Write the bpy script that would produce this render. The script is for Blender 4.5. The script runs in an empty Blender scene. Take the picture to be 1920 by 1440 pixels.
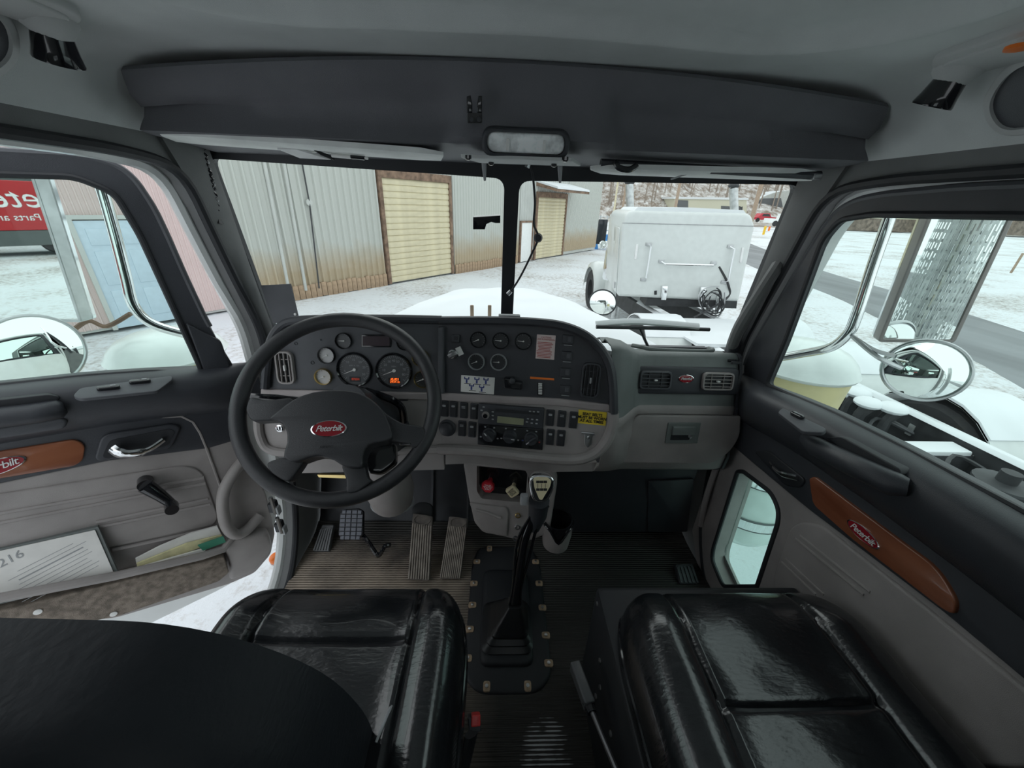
import bpy, bmesh, math, random
from mathutils import Vector, Matrix
from mathutils.geometry import tessellate_polygon
random.seed(7)
sc = bpy.context.scene
COL = sc.collection
PI = math.pi
def R(a): return math.radians(a)

# ------------------------------------------------------------ camera, sky, exposure
FPX = 710.0
CAMP = Vector((-0.03, 0.0, 1.25))
CROT = Matrix.Rotation(R(-2.4), 3, 'Z') @ Matrix.Rotation(R(90 - 25.5), 3, 'X') @ Matrix.Rotation(R(2.1), 3, 'Z')
cd = bpy.data.cameras.new('camera'); cam = bpy.data.objects.new('camera', cd); COL.objects.link(cam)
cd.sensor_fit = 'HORIZONTAL'; cd.sensor_width = 36.0; cd.lens = 36.0 * FPX / 1920.0
cd.clip_start = 0.01; cd.clip_end = 2000
cam.matrix_world = Matrix.Translation(CAMP) @ CROT.to_4x4()
sc.camera = cam
wd = bpy.data.worlds.new('overcast_sky'); sc.world = wd; wd.use_nodes = True
bg = wd.node_tree.nodes['Background']
bg.inputs[0].default_value = (0.90, 0.96, 1.0, 1); bg.inputs[1].default_value = 1.0
sl = bpy.data.lights.new('sun', 'SUN'); sl.energy = 0.35; sl.angle = R(70); sl.color = (1, .98, .95)
so = bpy.data.objects.new('sun', sl); COL.objects.link(so); so.rotation_euler = (R(-38), R(-18), 0)
sc.view_settings.view_transform = 'Standard'; sc.view_settings.look = 'None'
sc.view_settings.gamma = 1.0; sc.view_settings.use_curve_mapping = False
sc.view_settings.exposure = 0.5
sc.cycles.use_denoising = True
sc.cycles.max_bounces = 10; sc.cycles.diffuse_bounces = 5; sc.cycles.transparent_max_bounces = 16
sc.cycles.sample_clamp_indirect = 4.0

# ------------------------------------------------------------ from a point of the photograph to a place at a known depth
def ray(px, py): return CROT @ Vector(((px - 960) / FPX, -(py - 720) / FPX, -1.0))
def P(px, py, x=None, y=None, z=None):
    d = ray(px, py); k = 0 if x is not None else 1 if y is not None else 2
    v = (x, y, z)[k]; return CAMP + d * ((v - CAMP[k]) / d[k])
def frame(o, u, v):
    u = Vector(u).normalized(); v = Vector(v); n = u.cross(v).normalized(); v = n.cross(u)
    return Matrix(((u.x, v.x, n.x, o[0]), (u.y, v.y, n.y, o[1]), (u.z, v.z, n.z, o[2]), (0, 0, 0, 1)))
def L(M, px, py, h=0.0):
    n = M.col[2].to_3d(); o = M.col[3].to_3d() + n * h; d = ray(px, py)
    q = CAMP + d * ((o - CAMP).dot(n) / d.dot(n)); q = M.inverted() @ q; return (q.x, q.y)
def T(M, pts, h=0.0): return [L(M, a, b, h) for a, b in pts]

# ------------------------------------------------------------ materials
MATS = {}
def mat(name, col, rough=.6, metal=0.0, bump=0.0, bs=300.0, var=0.08, vs=12.0, coat=0.0, spec=.5, col2=None, emit=None, stretch=None):
    m = bpy.data.materials.new(name); m.use_nodes = True; nt = m.node_tree; N = nt.nodes; K = nt.links
    b = N['Principled BSDF']; b.inputs['Roughness'].default_value = rough; b.inputs['Metallic'].default_value = metal
    b.inputs['Specular IOR Level'].default_value = spec
    if coat: b.inputs['Coat Weight'].default_value = coat
    tc = N.new('ShaderNodeTexCoord'); src = tc.outputs['Object']
    if stretch:
        mp = N.new('ShaderNodeMapping'); mp.inputs['Scale'].default_value = stretch; K.new(src, mp.inputs[0]); src = mp.outputs[0]
    nz = N.new('ShaderNodeTexNoise'); nz.inputs['Scale'].default_value = vs; nz.inputs['Detail'].default_value = 5; K.new(src, nz.inputs['Vector'])
    rp = N.new('ShaderNodeValToRGB'); K.new(nz.outputs['Fac'], rp.inputs[0])
    c = Vector(col); a2 = Vector(col2) if col2 else c * (1 + var); a1 = c if col2 else c * (1 - var)
    rp.color_ramp.elements[0].position = .35; rp.color_ramp.elements[1].position = .65
    rp.color_ramp.elements[0].color = (*a1, 1); rp.color_ramp.elements[1].color = (*a2, 1)
    K.new(rp.outputs[0], b.inputs['Base Color'])
    if bump:
        n2 = N.new('ShaderNodeTexNoise'); n2.inputs['Scale'].default_value = bs; n2.inputs['Detail'].default_value = 3; K.new(src, n2.inputs['Vector'])
        bp = N.new('ShaderNodeBump'); bp.inputs['Strength'].default_value = bump; bp.inputs['Distance'].default_value = .002
        K.new(n2.outputs['Fac'], bp.inputs['Height']); K.new(bp.outputs[0], b.inputs['Normal'])
    if emit: b.inputs['Emission Color'].default_value = (*emit[0], 1); b.inputs['Emission Strength'].default_value = emit[1]
    MATS[name] = m; return m
def glass(name, tint, refl=1.0):
    m = bpy.data.materials.new(name); m.use_nodes = True; nt = m.node_tree; N = nt.nodes; K = nt.links
    N.remove(N['Principled BSDF']); out = N['Material Output']
    tr = N.new('ShaderNodeBsdfTransparent'); gl = N.new('ShaderNodeBsdfGlossy'); mx = N.new('ShaderNodeMixShader'); fr = N.new('ShaderNodeFresnel')
    tc = N.new('ShaderNodeTexCoord'); nz = N.new('ShaderNodeTexNoise'); nz.inputs['Scale'].default_value = 9; K.new(tc.outputs['Object'], nz.inputs['Vector'])
    rp = N.new('ShaderNodeValToRGB'); K.new(nz.outputs['Fac'], rp.inputs[0])
    rp.color_ramp.elements[0].color = (*[t * .98 for t in tint], 1); rp.color_ramp.elements[1].color = (*tint, 1); K.new(rp.outputs[0], tr.inputs[0])
    gl.inputs['Roughness'].default_value = .01; ge = N.new('ShaderNodeNewGeometry'); mr = N.new('ShaderNodeMapRange'); mr.inputs[3].default_value = 1.3; mr.inputs[4].default_value = 1 / 1.3
    K.new(ge.outputs['Backfacing'], mr.inputs[0]); K.new(mr.outputs[0], fr.inputs['IOR']); gl.inputs[0].default_value = (refl, refl, refl, 1)
    K.new(fr.outputs[0], mx.inputs[0]); K.new(tr.outputs[0], mx.inputs[1]); K.new(gl.outputs[0], mx.inputs[2]); K.new(mx.outputs[0], out.inputs[0])
    MATS[name] = m; return m

# ------------------------------------------------------------ mesh building
class G:
    """verts and faces of one mesh, gathered piece by piece"""
    def __init__(s): s.v = []; s.f = []
    def add(s, v, f, M=None):
        k = len(s.v); s.v += [tuple(M @ Vector(a)) for a in v] if M is not None else [tuple(a) for a in v]
        s.f += [tuple(i + k for i in q) for q in f]; return s
    def plate(s, pts, z0, z1, r=0.0, n=3, holes=(), M=None, back=True):
        a = sum(pts[i][0] * pts[(i + 1) % len(pts)][1] - pts[(i + 1) % len(pts)][0] * pts[i][1] for i in range(len(pts)))
        pts = list(pts) if a > 0 else list(pts)[::-1]
        v, f = [], []; m = len(pts)
        rings = [(0, z0)]
        if r > 0:
            for k in range(n + 1):
                t = PI / 2 * k / n; rings.append((r * (1 - math.cos(t)), z1 - r + r * math.sin(t)))
        else: rings.append((0, z1))
        for off, z in rings: v += [(x, y, z) for x, y in (inset(pts, off) if off else pts)]
        for k in range(len(rings) - 1):
            for i in range(m): j = (i + 1) % m; f.append((k * m + i, k * m + j, (k + 1) * m + j, (k + 1) * m + i))
        top = len(rings) - 1
        if not holes and m < 14:
            f.append(tuple(top * m + i for i in range(m)))
            if back: f.append(tuple(range(m))[::-1])
        else:
            hs = []
            for h in holes:
                k = len(v); hs.append((k, len(h))); v += [(x, y, z0) for x, y in h]; v += [(x, y, z1) for x, y in h]
                a = sum(h[i][0] * h[(i + 1) % len(h)][1] - h[(i + 1) % len(h)][0] * h[i][1] for i in range(len(h)))
                for i in range(len(h)):
                    j = (i + 1) % len(h); q = (k + i, k + len(h) + i, k + len(h) + j, k + j); f.append(q if a > 0 else q[::-1])
            loops = [[Vector((v[top * m + i][0], v[top * m + i][1], 0)) for i in range(m)]] + [[Vector((x, y, 0)) for x, y in h] for h in holes]
            it = [top * m + i for i in range(m)]; ib = list(range(m))
            for k, c in hs: it += [k + c + i for i in range(c)]; ib += [k + i for i in range(c)]
            for t in tessellate_polygon(loops):
                p, q, w = (loops_flat(loops, i) for i in t)
                ccw = (q - p).cross(w - p).z > 0; t = t if ccw else t[::-1]
                f.append(tuple(it[i] for i in t))
                if back: f.append(tuple(ib[i] for i in t[::-1]))
        return s.add(v, f, M)
    def box(s, c, d, r=0.0, M=None):
        x, y = d[0] / 2, d[1] / 2
        Q = Matrix.Translation(c); Q = M @ Q if M is not None else Q
        pts = [(-x, -y), (x, -y), (x, y), (-x, y)]
        if r > 0: pts = rnd(pts, min(r, x * .95, y * .95), 3)
        return s.plate(pts, -d[2] / 2, d[2] / 2, min(r, d[2] * .45), 2, M=Q)
    def tube(s, path, r, n=8, closed=False, M=None, caps=True, flat=1.0):
        path = [Vector(p) for p in path]; m = len(path); rs = r if isinstance(r, (list, tuple)) else [r] * m
        v, f = [], []; up = None
        for i, p in enumerate(path):
            a = path[(i - 1) % m] if (closed or i) else p; b = path[(i + 1) % m] if (closed or i < m - 1) else p
            t = (b - a).normalized()
            if up is None: up = t.orthogonal().normalized()
            up = (up - t * up.dot(t)).normalized(); w = t.cross(up)
            for k in range(n):
                an = 2 * PI * k / n; v.append(p + (up * math.cos(an) + w * math.sin(an) * flat) * rs[i])
        for i in range(m if closed else m - 1):
            o = ((i + 1) % m) * n
            for k in range(n): j = (k + 1) % n; f.append((i * n + k, i * n + j, o + j, o + k))
        if caps and not closed: f.append(tuple(range(n))[::-1]); f.append(tuple((m - 1) * n + k for k in range(n)))
        return s.add(v, f, M)
    def lathe(s, prof, n=24, M=None, sx=1.0, sy=1.0, ring=False):
        v, f = [], []; prof = list(prof) + [prof[0]] if ring else prof
        for r, z in prof:
            for k in range(n): a = 2 * PI * k / n; v.append((r * math.cos(a) * sx, r * math.sin(a) * sy, z))
        for i in range(len(prof) - 1):
            for k in range(n): j = (k + 1) % n; f.append((i * n + k, i * n + j, (i + 1) * n + j, (i + 1) * n + k))
        if prof[0][0] > 1e-6 and not ring: f.append(tuple(range(n))[::-1])
        if prof[-1][0] > 1e-6 and not ring: f.append(tuple((len(prof) - 1) * n + k for k in range(n)))
        return s.add(v, f, M)
    def loft(s, secs, closed=False, caps=False, M=None):
        n = len(secs[0]); v = [p for q in secs for p in q]; f = []
        for i in range(len(secs) - 1):
            for k in range(n if closed else n - 1): j = (k + 1) % n; f.append((i * n + k, i * n + j, (i + 1) * n + j, (i + 1) * n + k))
        if caps: f.append(tuple(range(n))[::-1]); f.append(tuple((len(secs) - 1) * n + k for k in range(n)))
        return s.add(v, f, M)
    def ball(s, c, rx, ry=None, rz=None, n=12, m=8, M=None):
        ry = ry or rx; rz = rz or rx
        prof = [(math.sin(PI * k / m), -math.cos(PI * k / m)) for k in range(m + 1)]
        Q = Matrix.Translation(c) @ Matrix.Diagonal((rx, ry, rz, 1)); return s.lathe(prof, n, M=M @ Q if M is not None else Q)
    def mesh(s, name, thick=0.0):
        me = bpy.data.meshes.new(name); me.from_pydata(s.v, [], s.f); me.update(); bm = bmesh.new(); bm.from_mesh(me)
        bmesh.ops.remove_doubles(bm, verts=bm.verts, dist=1e-6)
        if thick: 
            bmesh.ops.recalc_face_normals(bm, faces=bm.faces); bmesh.ops.solidify(bm, geom=bm.faces[:], thickness=thick)
        bmesh.ops.recalc_face_normals(bm, faces=bm.faces)
        bm.to_mesh(me); bm.free(); return me
def loops_flat(loops, i):
    for l in loops:
        if i < len(l): return l[i]
        i -= len(l)
def inset(pts, d):
    out = []; m = len(pts)
    for i in range(m):
        a, b, c = Vector(pts[i - 1]), Vector(pts[i]), Vector(pts[(i + 1) % m])
        e1 = (b - a); e2 = (c - b)
        e1 = e1.normalized() if e1.length > 1e-9 else e2.normalized(); e2 = e2.normalized() if e2.length > 1e-9 else e1
        n1 = Vector((-e1.y, e1.x)); n2 = Vector((-e2.y, e2.x)); w = n1 + n2
        w = n1 if w.length < 1e-6 else w.normalized(); k = min(1 / max(w.dot(n1), .35), 2.0); q = b + w * d * k; out.append((q.x, q.y))
    return out
def rnd(pts, r, n=4):
    out = []; m = len(pts)
    for i in range(m):
        rr = r[i] if isinstance(r, (list, tuple)) else r
        a, b, c = Vector(pts[i - 1]), Vector(pts[i]), Vector(pts[(i + 1) % m]); u = a - b; w = c - b
        d = min(rr, u.length * .49, w.length * .49); p = b + u.normalized() * d; q = b + w.normalized() * d
        for k in range(n + 1):
            t = k / n; s = p * (1 - t) ** 2 + b * 2 * t * (1 - t) + q * t * t; out.append((s.x, s.y))
    return out
def spline(pts, n=6, closed=False):
    pts = [Vector(p) for p in pts]; m = len(pts); out = []
    for i in range(m if closed else m - 1):
        if closed: a, b, c, d = pts[i - 1], pts[i], pts[(i + 1) % m], pts[(i + 2) % m]
        else: a, b, c, d = pts[max(i - 1, 0)], pts[i], pts[i + 1], pts[min(i + 2, m - 1)]
        for k in range(n):
            t = k / n; out.append(.5 * ((2 * b) + (c - a) * t + (2 * a - 5 * b + 4 * c - d) * t * t + (3 * b - a - 3 * c + d) * t ** 3))
    if not closed: out.append(pts[-1])
    return [tuple(p) for p in out]
def rr(cx, cy, w, h, r, n=4): return rnd([(cx - w / 2, cy - h / 2), (cx + w / 2, cy - h / 2), (cx + w / 2, cy + h / 2), (cx - w / 2, cy + h / 2)], r, n)
def ell(cx, cy, a, b, n=28): return [(cx + a * math.cos(2 * PI * k / n), cy + b * math.sin(2 * PI * k / n)) for k in range(n)]

WM = {}
def link(o, parent=None, M=None):
    """world matrix M; a part keeps its place when it gets a parent"""
    M = M if M is not None else Matrix.Identity(4)
    COL.objects.link(o); WM[o.name] = M
    if parent is not None: o.parent = parent; o.matrix_basis = WM[parent.name].inverted() @ M
    else: o.matrix_basis = M
    return o
def tag(o, label=None, cat=None, group=None, kind=None):
    for k, v in (('label', label), ('category', cat), ('group', group), ('kind', kind)):
        if v: o[k] = v
    return o
def thing(name, loc, label=None, cat=None, group=None, kind=None):
    o = bpy.data.objects.new(name, None); o.empty_display_size = .05
    link(o, None, Matrix.Translation(loc)); return tag(o, label, cat, group, kind)
def ob(name, g, m, parent=None, M=None, smooth=35, thick=0.0, sub=0, origin=None, **tags):
    me = g.mesh(name, thick) if isinstance(g, G) else g
    if isinstance(g, G):
        me.materials.append(MATS[m] if isinstance(m, str) else m)
        if smooth:
            me.polygons.foreach_set('use_smooth', [True] * len(me.polygons)); me.set_sharp_from_angle(angle=R(smooth))
        if M is None:                      # put the object's origin at the middle of its mesh
            vs = [v.co for v in me.vertices]; lo = Vector([min(v[i] for v in vs) for i in range(3)]); hi = Vector([max(v[i] for v in vs) for i in range(3)])
            c = (lo + hi) / 2; me.transform(Matrix.Translation(-c)); M = Matrix.Translation(c)
    o = bpy.data.objects.new(name, me); link(o, parent, M)
    if sub:
        md = o.modifiers.new('sub', 'SUBSURF'); md.levels = sub; md.render_levels = sub
    return tag(o, **tags)
def text_mesh(body, size, extrude=.0004, shear=0.0, align='CENTER', spacing=1.0, line=1.0, bold=0.0):
    c = bpy.data.curves.new('t', 'FONT'); c.body = body; c.size = size; c.extrude = extrude; c.shear = shear; c.align_x = align; c.align_y = 'CENTER'
    c.space_character = spacing; c.space_line = line; c.offset = bold; c.resolution_u = 3
    o = bpy.data.objects.new('t', c); COL.objects.link(o)
    dg = bpy.context.evaluated_depsgraph_get(); me = bpy.data.meshes.new_from_object(o.evaluated_get(dg))
    bpy.data.objects.remove(o); bpy.data.curves.remove(c); return me
def text(name, body, size, m, parent, M, **k):
    me = text_mesh(body, size, **k); me.materials.clear(); me.materials.append(MATS[m]); return ob(name, me, m, parent, M)
def mv(M, u, v, h=0.0, rot=0.0): return M @ Matrix.Translation((u, v, h)) @ Matrix.Rotation(R(rot), 4, 'Z')
def at(M, px, py, h=0.0, rot=0.0):
    u, v = L(M, px, py, h); return mv(M, u, v, h, rot)

# plastics and the like
mat('black_plastic', (.043, .046, .054), .38, bump=.25, bs=900)
mat('dark_plastic', (.082, .086, .096), .5, bump=.3, bs=900)
mat('grey_plastic', (.335, .31, .30), .5, bump=.3, bs=900)
mat('trim_plastic', (.36, .32, .315), .42, bump=.12, bs=900)
mat('greygreen_plastic', (.17, .19, .185), .5, bump=.3, bs=900)
mat('headliner', (.74, .77, .765), .9, bump=.5, bs=1500, var=.04)
mat('headliner_side', (.62, .635, .63), .8, bump=.5, bs=1500, var=.04)
mat('console_plastic', (.155, .155, .17), .6, bump=.4, bs=1000, var=.05)
mat('pillar_plastic', (.18, .185, .185), .6, bump=.3, bs=900)
mat('rubber', (.02, .022, .026), .55, bump=.1, bs=400)
mat('gloss_black', (.012, .013, .016), .12, coat=.5)
mat('leather', (.010, .0115, .014), .24, bump=.40, bs=60, spec=.8, coat=.3, stretch=(1, 2.5, 1))
mat('seat_cloth', (.015, .018, .023), .6, bump=.5, bs=90, spec=.35, stretch=(1, 2, 1))
mat('wheel_leather', (.035, .036, .040), .34, bump=.35, bs=800)
mat('chrome', (.86, .87, .88), .08, metal=1.0, var=.02)
mat('steel', (.55, .56, .57), .3, metal=1.0, var=.05)
mat('mirror_glass', (.88, .92, .90), .01, metal=1.0, var=.005)
mat('wood', (.20, .062, .030), .22, var=.3, vs=6, coat=.6, col2=(.33, .12, .06), stretch=(.6, 2.5, 1))
mat('badge_red', (.30, .012, .022), .2, coat=.5)
mat('white_plastic', (.80, .80, .78), .4)
mat('visor_cloth', (.85, .87, .85), .8, bump=.3, bs=900)
mat('lens_clear', (.92, .95, .95), .15, var=.25, vs=60, spec=.7)
mat('gauge_black', (.035, .038, .042), .35)
mat('gauge_grey', (.11, .115, .12), .35)
mat('gauge_silver', (.62, .62, .62), .35)
mat('brass', (.75, .58, .26), .25, metal=1.0)
mat('needle', (.85, .85, .82), .5)
mat('print_grey', (.36, .37, .38), .6)
mat('print_white', (.8, .8, .8), .6)
mat('print_blue', (.03, .05, .22), .6)
mat('print_red', (.42, .07, .06), .6)
mat('print_black', (.015, .015, .015), .6)
mat('paper', (.78, .77, .74), .8, var=.05, vs=20)
mat('sticker_yellow', (.80, .60, .04), .5, var=.03)
mat('sticker_pink', (.72, .60, .58), .6, var=.05)
mat('display_orange', (.05, .015, .01), .4, emit=((1.0, .16, .02), .9))
mat('display_dim', (.09, .03, .025), .4, emit=((.6, .06, .02), .25))
mat('display_lcd', (.30, .31, .20), .3)
mat('display_dark', (.07, .055, .062), .15)
mat('knob_red', (.50, .02, .035), .35)
mat('knob_cream', (.80, .70, .46), .4)
mat('buckle_red', (.70, .05, .05), .35)
mat('pedal_rubber', (.16, .14, .125), .7, bump=.2, bs=300, var=.25, vs=30)
mat('pedal_dust', (.34, .30, .26), .8, var=.25, vs=30)
mat('pedal_grey', (.16, .17, .20), .6, bump=.2, bs=300)
mat('carpet', (.24, .20, .165), .95, bump=1.0, bs=700, var=.3, vs=60)
mat('orange_lens', (.90, .20, .02), .3)
mat('lever_steel', (.20, .20, .21), .35, metal=.8)
mat('body_white', (.82, .84, .83), .25, coat=.4, var=.03)
glass('windscreen_glass', (.97, .99, .975), .5)
glass('door_glass', (.91, .975, .95), .5)
glass('peep_glass', (.80, .96, .91), .3)

# ============================================================ THE CAB: floor, side walls, pillars, roof, windscreen
MX = frame((0, 0, 0), (0, 1, 0), (0, 0, 1))          # local (y, z), height = x
def sstep(a, b, x): t = min(max((x - a) / (b - a), 0), 1); return t * t * (3 - 2 * t)

def floor_mat():
    m = mat('floor_rubber', (.038, .036, .034), .6, var=.3); nt = m.node_tree; N = nt.nodes; K = nt.links
    b = N['Principled BSDF']; tc = N.new('ShaderNodeTexCoord')
    w = N.new('ShaderNodeTexWave'); w.wave_type = 'BANDS'; w.bands_direction = 'Y'; w.inputs['Scale'].default_value = 34; w.inputs['Distortion'].default_value = .15
    K.new(tc.outputs['Object'], w.inputs['Vector'])
    bp = N.new('ShaderNodeBump'); bp.inputs['Strength'].default_value = .9; bp.inputs['Distance'].default_value = .004
    K.new(w.outputs['Fac'], bp.inputs['Height']); K.new(bp.outputs[0], b.inputs['Normal'])
    # dried mud where the driver's feet go
    nz = N.new('ShaderNodeTexNoise'); nz.inputs['Scale'].default_value = 9; nz.inputs['Detail'].default_value = 6; K.new(tc.outputs['Object'], nz.inputs['Vector'])
    sp = N.new('ShaderNodeSeparateXYZ'); K.new(tc.outputs['Object'], sp.inputs[0])
    mr = N.new('ShaderNodeMapRange'); mr.inputs[1].default_value = .02; mr.inputs[2].default_value = -.22; K.new(sp.outputs['X'], mr.inputs[0])
    my = N.new('ShaderNodeMapRange'); my.inputs[1].default_value = 1.17; my.inputs[2].default_value = .98; K.new(sp.outputs['Y'], my.inputs[0])
    mm = N.new('ShaderNodeMath'); mm.operation = 'MULTIPLY'; K.new(mr.outputs[0], mm.inputs[0]); K.new(my.outputs[0], mm.inputs[1])
    ma = N.new('ShaderNodeMath'); ma.operation = 'MULTIPLY'; K.new(mm.outputs[0], ma.inputs[0]); K.new(nz.outputs['Fac'], ma.inputs[1])
    rp = N.new('ShaderNodeValToRGB'); K.new(ma.outputs[0], rp.inputs[0])
    rp.color_ramp.elements[0].position = .08; rp.color_ramp.elements[0].color = (.05, .048, .044, 1)
    rp.color_ramp.elements[1].position = .62; rp.color_ramp.elements[1].color = (.42, .34, .27, 1)
    # melted snow and salt behind the shifter, caught between the ribs
    vm = N.new('ShaderNodeVectorMath'); vm.operation = 'DISTANCE'; vm.inputs[1].default_value = (.11, .455, 0); K.new(tc.outputs['Object'], vm.inputs[0])
    n3 = N.new('ShaderNodeTexNoise'); n3.inputs['Scale'].default_value = 26; K.new(tc.outputs['Object'], n3.inputs['Vector'])
    m1 = N.new('ShaderNodeMapRange'); m1.inputs[1].default_value = .03; m1.inputs[2].default_value = .115; m1.inputs[3].default_value = 1; m1.inputs[4].default_value = 0; K.new(vm.outputs['Value'], m1.inputs[0])
    m2 = N.new('ShaderNodeMath'); m2.operation = 'MULTIPLY'; K.new(m1.outputs[0], m2.inputs[0]); K.new(n3.outputs['Fac'], m2.inputs[1])
    m3 = N.new('ShaderNodeMath'); m3.operation = 'MULTIPLY'; K.new(m2.outputs[0], m3.inputs[0]); K.new(w.outputs['Fac'], m3.inputs[1])
    m4 = N.new('ShaderNodeMapRange'); m4.inputs[1].default_value = .26; m4.inputs[2].default_value = .36; K.new(m3.outputs[0], m4.inputs[0])
    mx = N.new('ShaderNodeMix'); mx.data_type = 'RGBA'; K.new(m4.outputs[0], mx.inputs[0]); K.new(rp.outputs[0], mx.inputs[6]); mx.inputs[7].default_value = (.6, .62, .63, 1)
    K.new(mx.outputs[2], b.inputs['Base Color']); return m
floor_mat()
g = G()
prof = [(-.5, 0), (1.10, 0), (1.15, .008), (1.19, .03)]
g.loft([[(x, y, z) for y, z in prof] for x in (-.755, -.4, 0, .4, .755)])
fl = ob('floor', g, 'floor_rubber', M=Matrix.Identity(4), thick=.02, kind='structure', label='ribbed rubber cab floor mat, muddy under the driver pedals', cat='floor')

g = G(); g.loft([[(x, y, z) for y, z in ((1.17, .012), (1.21, .05), (1.28, .19), (1.31, .30), (1.31, .58))] for x in (-.755, 0, .755)]); ob('toe_board', g, 'black_plastic', fl, thick=.01, smooth=60)
for x0, x1 in ((-.30, -.29), (-.15, -.142)):
    g = G(); g.loft([[(x, y, z) for y, z in ((1.165, .03), (1.20, .07), (1.27, .20), (1.295, .30), (1.295, .5))] for x in (x0, x1)]); ob('toe_board_rib', g, 'dark_plastic', fl, thick=.01)
HOLE = rnd([(1.135, .88), (1.125, .5), (1.06, .16), (.93, -.02), (.05, -.02), (.05, 1.325), (.866, 1.318), (1.01, 1.30), (1.06, 1.118)],
           [.05, .2, .2, .12, .05, .05, .1, .12, .1], 5)
OUT = [(-.5, -.12), (1.38, -.12), (1.38, .62), (1.205, .80), (1.125, 1.325), (1.10, 1.40), (-.5, 1.40)]
for side, s, nm in (('left', -1, 'driver'), ('right', 1, 'passenger')):
    g = G(); a, b = (.762, .80) if s > 0 else (-.80, -.762)
    g.plate(OUT, a, b, holes=[HOLE], M=MX)
    ob('wall_' + side, g, 'pillar_plastic', kind='structure', label='dark cab body side around the %s door opening' % nm, cat='wall')
    g = G(); g.tube([(s * .758, y, z) for y, z in HOLE], .011, 8, closed=True)
    ob('door_seal', g, 'rubber', kind='structure', label='black rubber seal round the %s door opening' % nm, cat='seal')
    # white painted door jamb outside the seal
    g = G(); g.tube([(s * .808, y, z) for y, z in inset(HOLE[::-1] if False else HOLE, 0.0)], .016, 8, closed=True)
    ob('door_jamb', g, 'body_white', kind='structure', label='white painted jamb outside the %s door seal' % nm, cat='jamb')
    # windscreen pillar trim
    secs = []
    for z, yw, ys in ((1.36, 1.095, .96), (1.30, 1.105, .99), (1.22, 1.118, 1.025), (1.12, 1.132, 1.062), (1.0, 1.15, 1.10), (.88, 1.172, 1.135), (.80, 1.185, 1.15)):
        secs.append([(s * .752, yw, z), (s * .735, yw - .012, z), (s * .738, (yw + ys) / 2 - .005, z), (s * .752, ys + .006, z), (s * .80, ys + .006, z), (s * .80, yw, z)])
    g = G(); g.loft(secs, closed=True, caps=True)
    ob('trim_%d' % (1 if s < 0 else 2), g, 'pillar_plastic', smooth=50, kind='structure', label='dark grey windscreen pillar trim on the %s side' % nm, cat='trim')
# grab handle on the passenger pillar
g = G(); pth = spline([P(1372, 650, y=1.135), P(1388, 610, y=1.10), P(1425, 550, y=1.08), P(1452, 508, y=1.075), P(1462, 492, y=1.10)], 6)
g.tube(pth, [.013] + [.017] * (len(pth) - 2) + [.013], 10)
th = thing('grab_handle', pth[0], 'dark grey grab handle on the passenger windscreen pillar', 'grab handle')
ob('grip', g, 'pillar_plastic', th)
for q in (pth[0], pth[-1]):
    g = G(); g.box(q + Vector((.012, .012, 0)) if isinstance(q, Vector) else Vector(q) + Vector((.012, .012, 0)), (.035, .03, .045), .008); ob('mount', g, 'black_plastic', th)

# roof lining: one surface with a raised middle panel
def roofz(x, y):
    ax = abs(x); pr = [(0, 1.482), (.45, 1.479), (.60, 1.472), (.66, 1.462), (.70, 1.442), (.735, 1.402), (.765, 1.352), (.785, 1.332)]
    for (x0, z0), (x1, z1) in zip(pr, pr[1:]):
        if ax <= x1: z = z0 + (z1 - z0) * (ax - x0) / (x1 - x0); break
    else: z = 1.335
    r = .22; qx = ax - (.53 - r); qy = y - (.715 + .05 * (x / .5) ** 2 * (1 if x > 0 else .2) - r)
    d = math.hypot(max(qx, 0), max(qy, 0)) + min(max(qx, qy), 0) - r
    return z + .014 * sstep(.004, -.02, d) - .008 * math.exp(-((d - .012) / .014) ** 2)
g = G(); xs = [-.785 + 1.57 * i / 130 for i in range(131)]; ys = [-.5 + .95 * j / 30 for j in range(30)] + [.45 + .67 * j / 110 for j in range(111)]
g.loft([[(x, y, roofz(x, y)) for x in xs] for y in ys])
ob('ceiling', g, 'headliner', M=Matrix.Identity(4), smooth=60, kind='structure', label='pale grey cab roof lining with a raised middle panel', cat='ceiling')

# overhead console
def cons(x):
    t = x / .695; zt = 1.44 + .037 * (1 - t * t); b = .024 * sstep(-.16, -.09, x) * (1 - sstep(.155, .20, x)) ; e = 0
    dk = .012
    pts = [(x, 1.03, zt), (x, .875 + e, zt + .003), (x, .856 + e, zt + .004), (x, .850 + e, zt - .003), (x, .852 + e, zt - .012), (x, .862 + e - b * .3, zt - .035), (x, .872 + e - b + dk, zt - .05),
            (x, .880 + e - b + dk, 1.40), (x, .876 + e - b + dk, 1.375), (x, .868 + e - b * .8 + dk, 1.362), (x, .875 + e, 1.352), (x, .90, 1.348), (x, 1.0, 1.344), (x, 1.085, 1.338), (x, 1.13, 1.338), (x, 1.13, zt)]
    return [(p[0] * (1 + .035 * (1.45 - p[2]) / .1), p[1], p[2]) for p in pts]
g = G(); xs = [-.697, -.694, -.685] + [-.67 + 1.34 * i / 80 for i in range(81)] + [.685, .694, .697]
secs = [cons(x) for x in xs]
for i in (0, -1): secs[i] = [(p[0], .99 + (p[1] - .99) * .96, 1.40 + (p[2] - 1.40) * .95) for p in secs[i]]
g.loft(secs, closed=True, caps=True)
oc = thing('overhead_console', (0, .9, 1.335), 'dark grey overhead storage console above the windscreen', 'console')
ob('shell', g, 'console_plastic', oc, smooth=50)
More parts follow.
